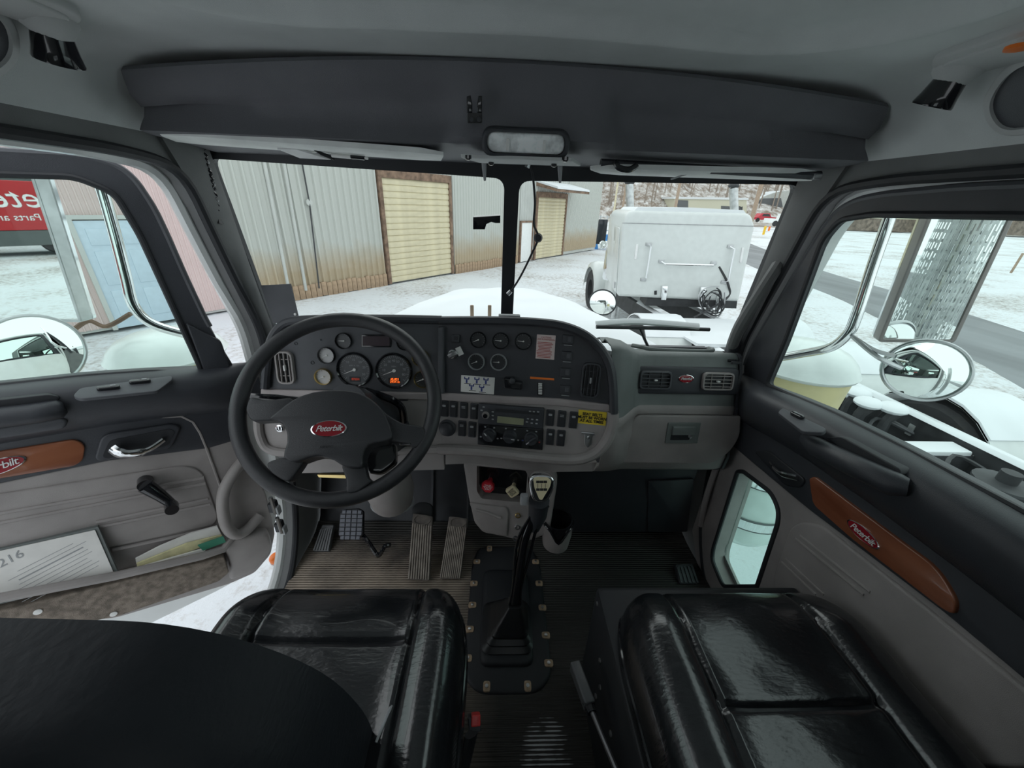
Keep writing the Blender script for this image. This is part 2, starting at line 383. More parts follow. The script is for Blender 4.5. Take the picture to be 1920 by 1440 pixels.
# lamp plate and mirror bracket under the console
MU = frame((0, .98, 1.333), (1, 0, 0), (0, 1, 0))
g = G(); g.plate(rnd(T(MU, [(885, 286), (1070, 293), (1088, 305), (900, 300)]), .01), .0, .004)
def dn(M): return M @ Matrix.Rotation(PI, 4, 'X')
MD = dn(MU)
g = G(); g.plate(rnd(T(MD, [(862, 289), (1074, 296), (1090, 306), (900, 300)]), .008), 0, .006, .002)
ob('centre_panel', g, 'headliner_side', oc, MD)
for px, py in ((878, 291), (1060, 294), (921, 302), (1039, 305)):
    g = G(); g.lathe([(.006, 0), (.006, .006), (.004, .008), (0, .0085)], 10); ob('screw', g, 'gloss_black', oc, at(MD, px, py, .004))
for px, lx in ((907, 338), (1050, 342)):
    g = G(); a = P(px, 298 if px < 1000 else 303, y=1.02); b = P(px + 2 if px < 1000 else px, lx, y=1.05); g.tube([a, a + (b - a) * .4, b], [.006, .0055, .003], 6)
    ob('bracket_prong', g, 'print_grey', oc)
# dome lamp
MF = frame((0, .855, 1.37), (1, 0, 0), (0, -.25, 1))
dl = thing('dome_lamp', P(985, 268, y=.85), 'oval clear dome lamp under the overhead console', 'lamp')
g = G(); u, v = L(MF, 986, 268); g.plate(rr(u, v, .170, .049, .023, 6), -.03, .010, .006, holes=[rr(u, v, .150, .035, .017, 6)])
ob('bezel', g, 'black_plastic', dl, MF)
g = G(); g.plate(rr(u, v, .150, .035, .017, 6), -.03, .007, .005); lens = ob('lens', g, 'lens_clear', dl, MF)
for k in (-1, 1):
    g = G(); g.plate(rr(u + k * .035, v - .003, .006, .020, .002), .006, .009); ob('lens_rib', g, 'white_plastic', lens, MF)
# hook for a handset
MH = frame((0, .846, 1.40), (1, 0, 0), (0, -.1, 1))
hk = thing('handset_clip', P(890, 205, y=.85), 'black metal handset clip screwed to the overhead console', 'clip')
w = lambda l: T(MH, l)
g = G(); g.plate(rnd(w([(877, 212), (904, 212), (904, 231), (877, 231)]), .002), 0, .004); ob('base', g, 'gloss_black', hk, MH)
for l in ([(876, 182), (883, 180), (886, 196), (886, 212), (876, 212)], [(904, 181), (898, 181), (895, 196), (895, 212), (904, 212)]):
    g = G(); g.plate(w(l), .002, .012, .002); ob('prong', g, 'gloss_black', hk, MH)
for px in (884, 898):
    g = G(); g.lathe([(.004, 0), (.004, .003), (0, .004)], 8); ob('screw', g, 'black_plastic', hk, at(MH, px, 224, .003))

# windscreen frame and panes
MW = frame((0, 1.105, 1.323), (1, 0, 0), (0, -.09, .42))
pl = rnd(T(MW, [(388, 296), (946, 334), (939, 600), (938, 690), (540, 690), (505, 605)]), [.03, .03, .01, .03, .03, .01], 6)
pr = rnd(T(MW, [(974, 338), (1502, 346), (1375, 645), (1355, 690), (962, 690), (961, 600)]), [.03, .035, .01, .03, .03, .01], 6)
g = G(); g.plate([(-.80, .10), (.80, .10), (.83, -.62), (-.83, -.62)], -.03, .006, holes=[pl, pr])
ob('wall_front', g, 'rubber', M=MW, smooth=0, kind='structure', label='black windscreen surround with a centre post', cat='windscreen frame')
for i, q in enumerate((pl, pr)):
    g = G(); g.plate(q, -.014, -.010)
    ob('window_%d' % (i + 1), g, 'windscreen_glass', M=MW, smooth=0, kind='structure', label=('driver' if i == 0 else 'passenger') + ' side flat windscreen pane', cat='window')
# loose cable hanging on the centre post with its plug
g = G(); c = [(992, 306, 1.03), (999, 330, 1.04), (1003, 380, 1.06), (1001, 420, 1.07), (1009, 446, 1.07), (995, 480, 1.08), (975, 520, 1.10), (957, 548, 1.12)]
pth = spline([P(a, b, y=y) for a, b, y in c], 8)
cb = thing('antenna_cable', P(992, 306, y=1.03), 'thin black cable dangling in front of the windscreen centre post', 'cable')
g.tube(pth, .0028, 6); ob('wire', g, 'rubber', cb)
g = G(); g.lathe([(.011, -.006), (.012, 0), (.008, .006), (.008, .002), (0, .002)], 14); ob('grommet', g, 'black_plastic', cb, Matrix.Translation(P(1009, 446, y=1.068)) @ Matrix.Rotation(PI / 2, 4, 'X'))
g = G(); g.tube([P(992, 303, y=1.025), P(988, 314, y=1.025)], .006, 8); ob('connector', g, 'steel', cb)
g = G(); g.tube([P(958, 546, y=1.118), P(952, 552, y=1.118)], .006, 8); ob('plug', g, 'steel', cb)

# toll reader stub stuck to the glass
MG = MW @ Matrix.Translation((0, 0, .001))
g = G(); o_ = T(MG, [(887, 407), (938, 404), (938, 418), (929, 418), (921, 416), (912, 420), (909, 430), (887, 430)])
g.plate(o_, -.012, .002, .001); ob('toll_tag_mount', g, 'gloss_black', M=MG, label='small black notched mount stuck on the driver windscreen pane', cat='mount')
# dark card standing on the dash at the left corner
th = thing('permit_card', P(530, 600, y=1.10), 'dark grey card standing at the driver corner of the windscreen', 'card')
MC = frame(P(525, 570, y=1.13), (1, -.1, 0), (0, .1, 1)); g = G(); g.plate(T(MC, [(490, 535), (546, 532), (560, 592), (556, 603), (514, 606)]), 0, .003); ob('sheet', g, 'dark_plastic', th, MC, smooth=0)
g = G(); g.lathe([(.004, 0), (.004, .003), (0, .004)], 8); ob('rivet', g, 'white_plastic', th, at(MC, 554, 589, .003))

# sun visors
def visor(name, rear, front, y0, y1, label, z=None):
    a, b = [P(px, py, y=y0) for px, py in rear]; c, d = [P(px, py, y=y1) for px, py in front]
    th = thing(name, (a + b) / 2, label, 'sun visor', 'sun visors folded up under the overhead console'); g = G(); secs = []
    for k in range(13):
        t = k / 12; p = a.lerp(b, t); q = c.lerp(d, t); e = min(t, 1 - t) * 12; sh = .018 if e < .5 else (.006 if e < 1.5 else 0)
        p = p.lerp(q, sh * 4); n = Vector((0, 0, .014 if e > .5 else .008)); q2 = q.lerp(p, sh * 3)
        secs.append([p, p.lerp(q2, .1) - n * .25, q2.lerp(p, .1) - n * .25, q2, q2 + n * .7, p + n * .7])
    g.loft(secs, closed=True, caps=True); ob('pad', g, 'visor_cloth', th, smooth=60)
    return th, a, b, c, d
v1, a, b, c, d = visor('sun_visor', [(297, 251), (832, 290)], [(335, 266), (826, 301)], .885, .985, 'pale grey driver sun visor folded up, a pen clipped in it')
q = [P(520, 276, y=.93), P(556, 277, y=.93), P(620, 296, y=.97), P(562, 293, y=.97)]
g = G(); g.loft([[q[0], q[1]], [q[3], q[2]]]); ob('mirror_flap', g, 'print_white', v1, thick=.004)
g = G(); g.tube([P(586, 276, y=.93), P(602, 288, y=.945), P(626, 297, y=.965)], .004, 6); ob('strap', g, 'rubber', v1)
pn = thing('pen', P(650, 297, y=.95), 'white and dark green pen tucked under the driver sun visor', 'pen')
for x0, x1, m_, r_ in ((622, 658, 'white_plastic', .004), (658, 684, 'gloss_black', .0042), (684, 690, 'white_plastic', .0025)):
    g = G(); f = lambda x: P(x, 291 + (x - 622) * .09, y=.955); g.tube([f(x0), f(x1)], r_, 8); ob({'white_plastic': 'barrel', 'gloss_black': 'grip'}[m_] if x1 < 690 else 'tip', g, m_, pn)
v2, a, b, c, d = visor('sun_visor', [(1104, 316), (1536, 326)], [(1130, 325), (1520, 339)], .92, 1.0, 'pale grey passenger sun visor folded up on its dark roller')
g = G(); g.tube([P(1126, 306, y=.93), P(1536, 329, y=.93)], .009, 10); ob('roller', g, 'black_plastic', v2)
g = G(); g.tube(spline([P(1154, 302, y=.91), P(1160, 314, y=.905), P(1180, 318, y=.905), P(1194, 310, y=.91)], 5), .006, 6); ob('hook', g, 'gloss_black', v2)
g = G(); g.box(P(1528, 331, y=.93), (.02, .02, .012), .003); ob('pivot', g, 'steel', v2)
g = G(); g.tube([P(1258, 336, y=.975), P(1300, 322, y=.94)], .002, 5); ob('seam', g, 'print_grey', v2)

# braided cord hanging at the driver pillar
cdg = thing('braided_cord', P(376, 280, y=1.07), 'black twisted cord with a tassel hanging at the driver pillar', 'cord')
pts = [P(378 + 29 * t + 3 * math.sin(t * 3), 280 + 120 * t, y=1.07) for t in [k / 40 for k in range(41)]]
for ph in (0, PI):
    g = G(); g.tube([p + Vector((math.cos(k * .9 + ph), math.sin(k * .9 + ph), 0)) * .004 for k, p in enumerate(pts)], .0045, 6); ob('strand', g, 'gloss_black', cdg)
g = G(); g.tube([P(405, 396, y=1.07), P(407, 405, y=1.07), P(409, 418, y=1.07)], [.006, .007, .013], 8); ob('tassel', g, 'gloss_black', cdg)

# speakers in the roof corners
for s, nm in ((-1, 'driver'), (1, 'passenger')):
    M = frame((s * .711, .56, 1.411), (0, -s, 0), (-s * .60, 0, .80)) if s > 0 else frame((s * .711, .56, 1.411), (0, 1, 0), (.60, 0, .80))
    th = thing('roof_speaker', (s * .69, .55, 1.39), 'grey mesh roof speaker above the %s door' % nm, 'speaker', 'roof speakers')
    out = rnd([(-.14, -.055), (.10, -.055), (.14, .0), (.12, .055), (-.14, .055)], [.03, .04, .05, .05, .03], 6) if s < 0 else rnd([(-.12, -.055), (.14, -.055), (.14, .055), (-.10, .055), (-.14, .0)], [.05, .03, .03, .05, .05], 6)
    g = G(); g.plate(out, -.03, .004, .004, holes=[inset(out if s else out, .011)]); ob('bezel', g, 'headliner_side', th, M)
    g = G(); g.plate(inset(out, .011), -.03, -.001); ob('grille', g, 'dark_plastic', th, M)
# roof reading lamps on oval pods
for s, nm in ((-1, 'driver'), (1, 'passenger')):
    n = Vector((-s * .30, 0, -1)).normalized(); o = P(1790, 95, z=1.44) if s > 0 else P(150, 18, z=1.44)
    M = frame((s * .635, .66, 1.461), (s * .98, 0, -.20), (0, -s, 0) ); 
    if M.col[2].z > 0: M = frame((s * .635, .66, 1.461), (s * .98, 0, -.20), (0, s, 0))
    th = thing('reading_lamp', (s * .555, .58, 1.44), 'swivel reading lamp with black hood on the %s roof pod' % nm, 'lamp', 'roof reading lamps')
    sg = 1 if (M.col[1].y > 0) else -1
    pod = rnd([(-.03, .055 * sg), (.045, .062 * sg), (.05, -.25 * sg), (-.035, -.25 * sg)], [.04, .045, .02, .02], 6)
    g = G(); g.plate(pod, -.02, .006, .005); ob('pod', g, 'headliner_side', th, M)
    g = G(); g.plate(inset(pod if sum(pod[i][0] * pod[(i + 1) % len(pod)][1] - pod[(i + 1) % len(pod)][0] * pod[i][1] for i in range(len(pod))) > 0 else pod[::-1], .014), .0, .009, .003); ob('inner_plate', g, 'headliner_side', th, M)
    c = Vector((s * .655, .70, 1.456)); d = Vector((s * .10, .25, -.9)).normalized()
    g = G(); q = d.to_track_quat('Z', 'Y').to_matrix().to_4x4()
    g.lathe([(.032, -.008), (.030, .006), (.022, .015), (.019, .020)], 20, M=Matrix.Translation(c) @ q); ob('socket', g, 'headliner_side', th)
    g = G(); g.lathe([(.016, .014), (.021, .016), (.024, .034), (.027, .046), (.0265, .048), (.019, .046), (.0, .040)], 20, M=Matrix.Translation(c) @ q @ Matrix.Rotation(R(12), 4, 'Y')); ob('hood', g, 'gloss_black', th)
    if s > 0:
        g = G(); g.lathe([(.013, 0), (.013, .004), (0, .007)], 16); ob('marker_lens', g, 'orange_lens', th, Matrix.Translation(P(1912, 85, z=1.448)) @ dn(Matrix.Identity(4)), label='small orange lens')

# unseen back wall behind the camera; its rear window kept small to dim the cab
g = G(); g.plate([(-.80, -.1), (.80, -.1), (.80, 1.40), (-.80, 1.40)], 0, .03, holes=[rr(0, 1.08, .50, .22, .04)], M=frame((0, -.48, 0), (-1, 0, 0), (0, 0, 1)))
ob('wall_back', g, 'headliner_side', smooth=0, kind='structure', label='grey cab back wall with a rear window', cat='wall')
g = G(); g.plate(rr(0, 1.08, .50, .22, .04), .01, .014, M=frame((0, -.48, 0), (-1, 0, 0), (0, 0, 1)))
ob('window_3', g, 'windscreen_glass', smooth=0, kind='structure', label='rear cab window', cat='window')

# ============================================================ THE DASHBOARD
ca, sa = math.cos(R(9.5)), math.sin(R(9.5))
FC = frame((0, 1.0, .80), (1, 0, 0), (0, .2, 1))                      # instrument cluster
hx = P(826, 660, y=1.0).x
FM = frame((hx, 1.0, .80), (ca, -sa, 0), (0, .2, 1))                  # centre panel, turned to the driver
FP = frame((0, 1.05, .81), (1, 0, 0), (0, .25, 1))                    # passenger side
db = thing('dashboard', (0, 1.05, .44), 'dark wraparound truck dashboard with round gauges, switch rows and glove box', 'dashboard')
def traced(name, M, pts, z0, z1, m, r=0.0, bev=0.0, parent=None, label=None, holes=()):
    q = T(M, pts); q = rnd(q, r) if r else q
    g = G(); g.plate(q, z0, z1, bev, holes=[rnd(T(M, h), .006) for h in holes]); o = ob(name, g, m, parent or db, M)
    if label: o['label'] = label
    return o
def bead(name, M, pts, r, m, h=0.0, n=10, flat=1.0):
    q = T(M, pts, h); g = G(); g.tube(spline([(a, b, h) for a, b in q], 5), r, n, flat=flat); return ob(name, g, m, db, M)
# panels
traced('cluster_panel', FC, [(497, 735), (500, 690), (510, 640), (535, 612), (570, 604), (700, 602), (829, 604), (829, 742), (660, 742)], -.012, 0, 'dark_plastic')
traced('gauge_panel', FM, [(828, 606), (1000, 609), (1058, 616), (1100, 634), (1128, 662), (1143, 705), (1147, 759), (1047, 747), (828, 737)], -.012, 0, 'black_plastic')
traced('trim_strip', FC, [(491, 729), (829, 736), (829, 750), (491, 741)], -.004, .007, 'trim_plastic', .003, .003)
traced('trim_strip', FM, [(827, 736), (1047, 746.5), (1148, 758), (1146, 771), (1047, 760), (827, 750)], -.004, .007, 'trim_plastic', .003, .003)
traced('lower_panel', FC, [(490, 741), (829, 749), (829, 838), (560, 846), (505, 838), (487, 815), (486, 790)], -.012, .0, 'grey_plastic', .01)
traced('switch_panel', FM, [(827, 750), (1047, 760), (1146, 771), (1140, 812), (1120, 841), (1085, 856), (1040, 853), (827, 838)], -.012, .0, 'grey_plastic', .02)
bead('hood_rim', FM, [(824, 601), (920, 601), (1000, 604), (1055, 611), (1100, 630), (1132, 662), (1147, 702), (1151, 775)], .012, 'black_plastic', .01)
bead('hood_rim', FC, [(497, 728), (500, 690), (508, 640), (530, 609), (565, 600), (640, 598), (740, 598), (828, 600)], .012, 'black_plastic', .01)
bead('lower_rim', FM, [(822, 842), (900, 846), (1000, 857), (1072, 862), (1112, 852), (1136, 828), (1148, 800), (1150, 772)], .016, 'grey_plastic', .004)
bead('lower_rim', FC, [(484, 785), (488, 818), (506, 843), (560, 850), (660, 847), (740, 845), (826, 842)], .013, 'grey_plastic', .004)
# vertical divider between the two faces
traced('divider', FM, [(823, 612), (834, 612), (834, 737), (823, 736)], -.01, .012, 'dark_plastic', .003, .004)
# hood over the panels, reaching forward to the glass
secs = []
for M, l in ((FC, [(500, 690), (508, 640), (530, 609), (565, 600), (640, 598), (740, 598), (826, 600)]), (FM, [(828, 601), (920, 601), (1000, 604), (1055, 611), (1100, 630), (1132, 662), (1147, 702), (1151, 775)])):
    for a, b in l:
        p = M @ Vector((*L(M, a, b, .01), .01)); q = Vector((p.x, 1.19, min(p.z, .90) - .02)); w = p.lerp(q, .35); w.z = p.z * .6 + .4 * (p.lerp(q, .35)).z
        secs.append([p, w, p.lerp(q, .7), q])
g = G(); g.loft(secs); ob('cowl', g, 'black_plastic', db, smooth=60, thick=.004)
g = G(); g.plate(rr(0, 0, .06, .02, .004), 0, .006, .002); ob('cowl_cap', g, 'print_grey', db, at(FC, 955, 594, .0) @ Matrix.Rotation(R(-80), 4, 'X'))

# passenger side moulding
prof = [(1.20, .815), (1.16, .832), (1.125, .829), (1.115, .835), (1.10, .848), (1.085, .850), (1.07, .843), (1.062, .825), (1.050, .80), (1.030, .715), (1.022, .699)]
prof2 = [(1.022, .699), (1.018, .697), (1.012, .674), (1.020, .668), (1.010, .63), (.985, .53), (.992, .48), (1.03, .445), (1.12, .44)]
def pside(x, pr):
    k = sstep(.42, .31, x); return [(x, y - .09 * k * (1 if y < 1.1 else .4) * sstep(.42, .62, z), z + .05 * k * (1 if z > .8 else 0)) for y, z in pr]
xs = [.285, .31, .335, .36, .385, .41, .45, .6, .70, .715, .723]
def endr(x, s): return s if x < .712 else [(a, b + (.006 if x < .72 else .02), c - (.003 if x < .72 else .01)) for a, b, c in s]
g = G(); g.loft([endr(x, pside(x, prof)) for x in xs]); ob('passenger_top', g, 'greygreen_plastic', db, smooth=60, thick=.004)
g = G(); g.loft([endr(x, pside(x, prof2)) for x in xs]); ob('passenger_lower', g, 'grey_plastic', db, smooth=60, thick=.004)
g = G(); g.plate([(.80, 1.20), (.80, 1.00), (.715, .985), (.44, .99), (.44, 1.20)][::-1], .70, .722, M=frame((0, 0, 0), (0, 0, 1), (0, 1, 0)) @ Matrix.Identity(4)) if False else g.add([], [])
MPX = frame((0, 0, 0), (0, 1, 0), (0, 0, 1)); g = G()
g.plate([p for p in prof] + [p for p in prof2[1:]] + [(1.2, .44)], .716, .724, M=MPX); ob('end_cap', g, 'black_plastic', db)
# tray line on top
g = G(); g.tube(spline([(.41, 1.165, .842), (.43, 1.135, .848), (.47, 1.118, .847), (.62, 1.115, .846), (.66, 1.13, .845), (.665, 1.165, .838)], 5), .007, 8); ob('tray_lip', g, 'greygreen_plastic', db)
# air vent bezel, vents and emblem
traced('vent_panel', FP, [(1187, 686), (1385, 690), (1382, 740), (1190, 737)], -.006, .006, 'black_plastic', .014, .004)
def vent(M, box, parent, horizontal=True, n=4, frame_m='dark_plastic', knob='white_plastic', h=.006, r=.014):
    x0, y0, x1, y1 = box; a = L(M, x0, (y0 + y1) / 2, h); b = L(M, x1, (y0 + y1) / 2, h); c = L(M, (x0 + x1) / 2, y0, h); d = L(M, (x0 + x1) / 2, y1, h)
    w, hh = b[0] - a[0], c[1] - d[1]; Q = mv(M, (a[0] + b[0]) / 2, (c[1] + d[1]) / 2, h)
    g = G(); g.plate(rr(0, 0, w, hh, r, 5), -.002, .011, .002, holes=[rr(0, 0, w - .010, hh - .010, r * .8, 5)]); v = ob('vent', g, frame_m, parent, Q)
    g = G(); g.plate(rr(0, 0, w - .008, hh - .008, r * .8, 5), -.001, .0008); ob('duct', g, 'rubber', v, Q)
    for k in range(n):
        t = (k + 1) / (n + 1) - .5; g = G()
        g.box((0, t * hh, .005) if horizontal else (t * w, 0, .005), (w - .008, .0022, .007) if horizontal else (.0022, hh - .008, .007)); ob('louver', g, frame_m, v, Q, smooth=0)
    for k in (-1, 1):
        g = G(); g.box((k * w * .2, 0, .003) if horizontal else (0, k * hh * .25, .003), (.0018, hh - .008, .004) if horizontal else (w - .008, .0018, .004)); ob('cross_louver', g, frame_m, v, Q, smooth=0)
    g = G(); g.plate(rr(0, 0, .010, .005, .002) if horizontal else rr(0, 0, .005, .016, .002), .004, .012, .001); ob('slider', g, knob, v, Q)
    return v
vent(FP, (1198, 695, 1257, 729), db); vent(FP, (1315, 698, 1373, 731), db, frame_m='grey_plastic')
vent(FC, (520, 658, 553, 719), db, False, 3, 'grey_plastic', h=.0, r=.018); vent(FM, (1089, 679, 1125, 745), db, False, 4, 'black_plastic', h=0, r=.018, knob='print_grey')
def emblem(M, px, py, a, b, parent, h, rot=0, text_size=None, Q=None):
    Q = Q if Q is not None else at(M, px, py, h, rot)
    g = G(); g.lathe([(1.0, 0), (1.0, .0022), (.92, .0028), (.92, 0)], 32, ring=True, M=Matrix.Diagonal((a, b, 1, 1))); e = ob('emblem', g, 'chrome', parent, Q)
    g = G(); g.lathe([(.92, .001), (.92, .0022), (0, .0028)], 32, M=Matrix.Diagonal((a, b, 1, 1))); ob('emblem_field', g, 'badge_red', e, Q)
    text('lettering', 'Peterbilt', text_size or a * .50, 'print_white', e, Q @ Matrix.Translation((0, .0, .0036)), shear=.35, spacing=.86); return e
emblem(FP, 1286, 710, .024, .0125, db, .006)
# glove box
gb = traced('glove_box_door', FP, [(1189, 776), (1386, 779), (1384, 815), (1371, 838), (1338, 869), (1162, 866), (1178, 802)], -.004, .012, 'grey_plastic', [.03, .004, .03, .03, .04, .01, .03], .006)
traced('latch_plate', FP, [(1249, 790), (1310, 790), (1303, 828), (1243, 828)], .010, .016, 'greygreen_plastic', .003, .002, gb)
traced('latch_handle', FP, [(1257, 796), (1298, 796), (1297, 812), (1254, 812)], .014, .023, 'greygreen_plastic', .003, .003, gb)
traced('latch_recess', FP, [(1254, 812), (1290, 812), (1287, 822), (1252, 822)], .014, .0165, 'rubber', .003, 0, gb)
g = G(); g.lathe([(.006, 0), (.006, .004), (.004, .005), (0, .005)], 14); ob('lock', g, 'steel', gb, at(FP, 1293, 818, .015))
# corner demister at the passenger end
for k in range(5):
    g = G(); a = P(1352 + k * 7, 664 + k * 4, z=.835); g.box(a, (.03, .006, .008), .002, ); ob('demister_slat', g, 'rubber', db)

# ---------------------------------------------------------------- gauges
def rad(M, px, py, r): a = L(M, px - r, py); b = L(M, px + r, py); return (b[0] - a[0]) / 2
_gm = {}
def gauge(M, px, py, rp, face, bez, ang, big=None):
    r = rad(M, px, py, rp); Q = at(M, px, py); s = r
    g = G(); g.lathe([(s * .98, -.004), (s * .98, .001), (0, .001)], 28); f = ob('gauge', g, face, db, Q)
    g = G(); g.lathe([(s * 1.10, -.004), (s * 1.08, .006), (s * 1.02, .010), (s * .95, .007), (s * .94, .001)], 28, ring=True); ob('bezel', g, bez, f, Q)
    g = G(); w = .05 if not big else .028
    a = R(ang); d = Vector((math.cos(a), math.sin(a))); n = Vector((-d.y, d.x))
    pts = [(d * -.12 + n * w) * s, (d * .72 + n * w * .35) * s, (d * .72 - n * w * .35) * s, (d * -.12 - n * w) * s]
    g.plate([(p.x, p.y) for p in pts], .003, .0042); g.lathe([(s * .10, .001), (s * .09, .005), (0, .005)], 12); ob('needle', g, 'needle', f, Q)
    g = G(); k = 36 if big else 13
    for i in range(k + 1):
        t = R(225 - 270 * i / k); c, e = math.cos(t), math.sin(t); lo = .80 if i % (4 if big else 3) else .72; w2 = .012 * s
        g.plate([(c * s * lo - e * w2, e * s * lo + c * w2), (c * s * lo + e * w2, e * s * lo - c * w2), (c * s * .88 + e * w2, e * s * .88 - c * w2), (c * s * .88 - e * w2, e * s * .88 + c * w2)][::-1], .0010, .0014)
    ob('dial_marks', g, 'print_grey' if face != 'gauge_silver' else 'print_black', f, Q, smooth=0, kind='stuff')
    if big:
        g = None
        for txt, deg in big[0]:
            t = R(deg); text('numeral', txt, s * .20, 'print_grey', f, Q @ Matrix.Translation((math.cos(t) * s * .60, math.sin(t) * s * .60, .0012)))
        text('dial_text', big[1], s * .13, 'print_grey', f, Q @ Matrix.Translation((0, s * .25, .0012)))
        g = G(); g.plate(rr(0, -.60 * s, s * .70, s * .34, s * .04), .001, .0014); ob('readout', g, 'gauge_black', f, Q, smooth=0)
        if big[2]:
            text('readout_digits', big[2], s * .19, big[3], f, Q @ Matrix.Translation((s * .02, -.60 * s, .0016)), line=.8, bold=.0002)
    return f
gauge(FC, 665, 693, 31, 'gauge_grey', 'gloss_black', 202, ([('5', 190), ('10', 130), ('15', 92), ('20', 52), ('25', 15), ('30', -28)], 'RPM X 100', '87654', 'display_dim'))
gauge(FC, 739, 695, 32, 'gauge_grey', 'gloss_black', 202, ([('10', 178), ('20', 145), ('30', 115), ('40', 90), ('50', 66), ('60', 40), ('70', 8), ('80', -22)], 'MPH', '45.821\n2934 m', 'display_orange'))
gauge(FC, 645, 639, 14.5, 'gauge_grey', 'gloss_black', 180); gauge(FC, 613, 666, 15, 'gauge_silver', 'gloss_black', 205); gauge(FC, 607, 706, 15, 'gauge_silver', 'brass', 205)
gauge(FC, 759, 642, 14, 'gauge_black', 'gloss_black', 200); gauge(FC, 789, 671, 15, 'gauge_black', 'brass', 200); gauge(FC, 793, 711, 15.5, 'gauge_black', 'brass', 202)
gauge(FM, 897, 637, 14, 'gauge_black', 'gloss_black', 205); gauge(FM, 939, 639, 14.5, 'gauge_black', 'gloss_black', 178); gauge(FM, 981.5, 640, 15, 'gauge_black', 'gloss_black', 178)
gauge(FM, 893.5, 678, 14.5, 'gauge_black', 'print_grey', 205); gauge(FM, 935, 679, 14.5, 'gauge_black', 'print_grey', 182)
traced('message_display', FC, [(678, 627), (734, 627), (734, 651), (678, 651)], -.002, .003, 'gloss_black', .003, .001)
traced('display_glass', FC, [(681, 630), (731, 630), (731, 648), (681, 648)], .0, .004, 'display_dark', .001)
for a, b, r in ((586, 680, 3.6), (602, 637, 1.8), (555, 644, 3.2)):
    g = G(); rr_ = rad(FC, a, b, r); g.lathe([(rr_, -.002), (rr_, .0012), (rr_ * .7, .0012), (rr_ * .6, -.001), (0, -.001)], 14); ob('panel_hole', g, 'rubber', db, at(FC, a, b))
# ---------------------------------------------------------------- things set into the centre panel
def rocker(M, px, py, w=.024, h=.049, icon=None):
    Q = at(M, px, py); 
    if 'sw' not in _gm:
        g = G(); g.plate(rr(0, 0, w, h, .004), -.004, .004, .002); _gm['sw'] = ob('switch', g, 'black_plastic', db, Q); s = _gm['sw']
        g = G(); q = rr(0, 0, w - .006, h - .008, .002); g.loft([[(x, y, .003) for x, y in q], [(x, y, .0085 - .1 * (y if y > 0 else -y)) for x, y in q], [(x * .9, y * .95, .0095 - .1 * (y if y > 0 else -y)) for x, y in q]], closed=True, caps=True)
        _gm['rk'] = ob('rocker', g, 'rubber', s, Q).data
    else:
        s = ob('switch', _gm['sw'].data, None, db, Q); ob('rocker', _gm['rk'], None, s, Q)
    g = G(); rs = random.random()
    if rs < .5: g.plate(rr(0, .011, .010, .006, .002), .0075, .0085)
    else:
        g.plate(rr(0, .013, .011, .002, .0008), .0072, .0082); g.plate(rr(0, .009, .011, .002, .0008), .0076, .0086)
    ob('icon', g, 'print_grey', s, Q, smooth=0)
for a, b in ((834, 766), (851, 767), (870, 769), (889, 771), (866.5, 803), (885.5, 805), (1031.5, 783), (1053, 785), (1075, 787), (1031.5, 819), (1051.5, 821)): rocker(FM, a, b)
g = G(); q = rad(FM, 839, 802, 16); g.lathe([(q, -.002), (q, .004), (q * .8, .006), (q * .78, .016), (q * .6, .019), (0, .019)], 28); ob('dimmer_knob', g, 'black_plastic', db, at(FM, 839, 802))
# radio
rd = traced('radio', FM, [(898, 755), (1021, 764), (1018.5, 803), (896.5, 793)], -.01, .010, 'black_plastic', .003, .003)
traced('radio_display', FM, [(934, 778), (983, 783), (982, 795), (933, 790)], .009, .0112, 'display_lcd', .001, 0, rd)
traced('cassette_slot', FM, [(930, 764), (1012, 771), (1011, 776), (930, 770)], .009, .0108, 'rubber', .001, 0, rd)
g = G(); q = rad(FM, 911, 778, 7); g.lathe([(q, 0), (q, .004), (q * .75, .004), (q * .72, .010), (0, .011)], 20); ob('volume_knob', g, 'grey_plastic', rd, at(FM, 911, 778, .009))
g = G(); g.lathe([(q * .6, 0), (q * .6, .012), (0, .012)], 16); ob('knob_cap', g, 'gloss_black', rd, at(FM, 911, 778, .010))
for a, b in ((907, 763), (903, 769), (924, 772), (924, 779), (924, 786), (994, 771), (1001, 771.6), (1009, 772), (990, 785), (998, 786), (1007, 787), (988, 791), (997, 793), (1006, 794)):
    g = G(); g.plate(rr(0, 0, .0065, .0034, .001), 0, .0022, .0006); ob('radio_button', g, 'print_grey', rd, at(FM, a, b, .0095))
# heater controls
hc = traced('heater_controls', FM, [(896.5, 794), (1019.5, 803.5), (1017.5, 843), (895.5, 832)], -.01, .006, 'gloss_black', .003, .002)
for a, b, ang in ((917.5, 815, -45), (956, 818, 178), (996, 822, 42)):
    Q = at(FM, a, b, .006); q = rad(FM, a, b, 13)
    g = G(); g.lathe([(q, 0), (q, .003), (q * .9, .005), (q * .86, .012), (q * .8, .014), (0, .014)], 28); k = ob('heater_knob', g, 'black_plastic', hc, Q)
    g = G(); g.plate(rr(0, 0, q * 1.8, q * .42, q * .2), .012, .022, .003); ob('knob_grip', g, 'black_plastic', k, Q @ Matrix.Rotation(R(ang), 4, 'Z'))
    g = G(); g.plate(rr(-q * .55, 0, q * .5, q * .10, q * .05), .0215, .0226); ob('knob_pointer', g, 'print_white', k, Q @ Matrix.Rotation(R(ang), 4, 'Z'), smooth=0)
    for t, m_ in ((R(200), 'print_blue'), (R(120), 'print_grey'), (R(60), 'print_grey'), (R(-20), 'print_red')):
        if a < 990: m_ = 'print_grey'
        g = G(); g.plate(rr(math.cos(t) * q * 1.3, math.sin(t) * q * 1.3, q * .26, q * .18, q * .05), 0, .001); ob('dial_mark', g, m_, k, Q, smooth=0)
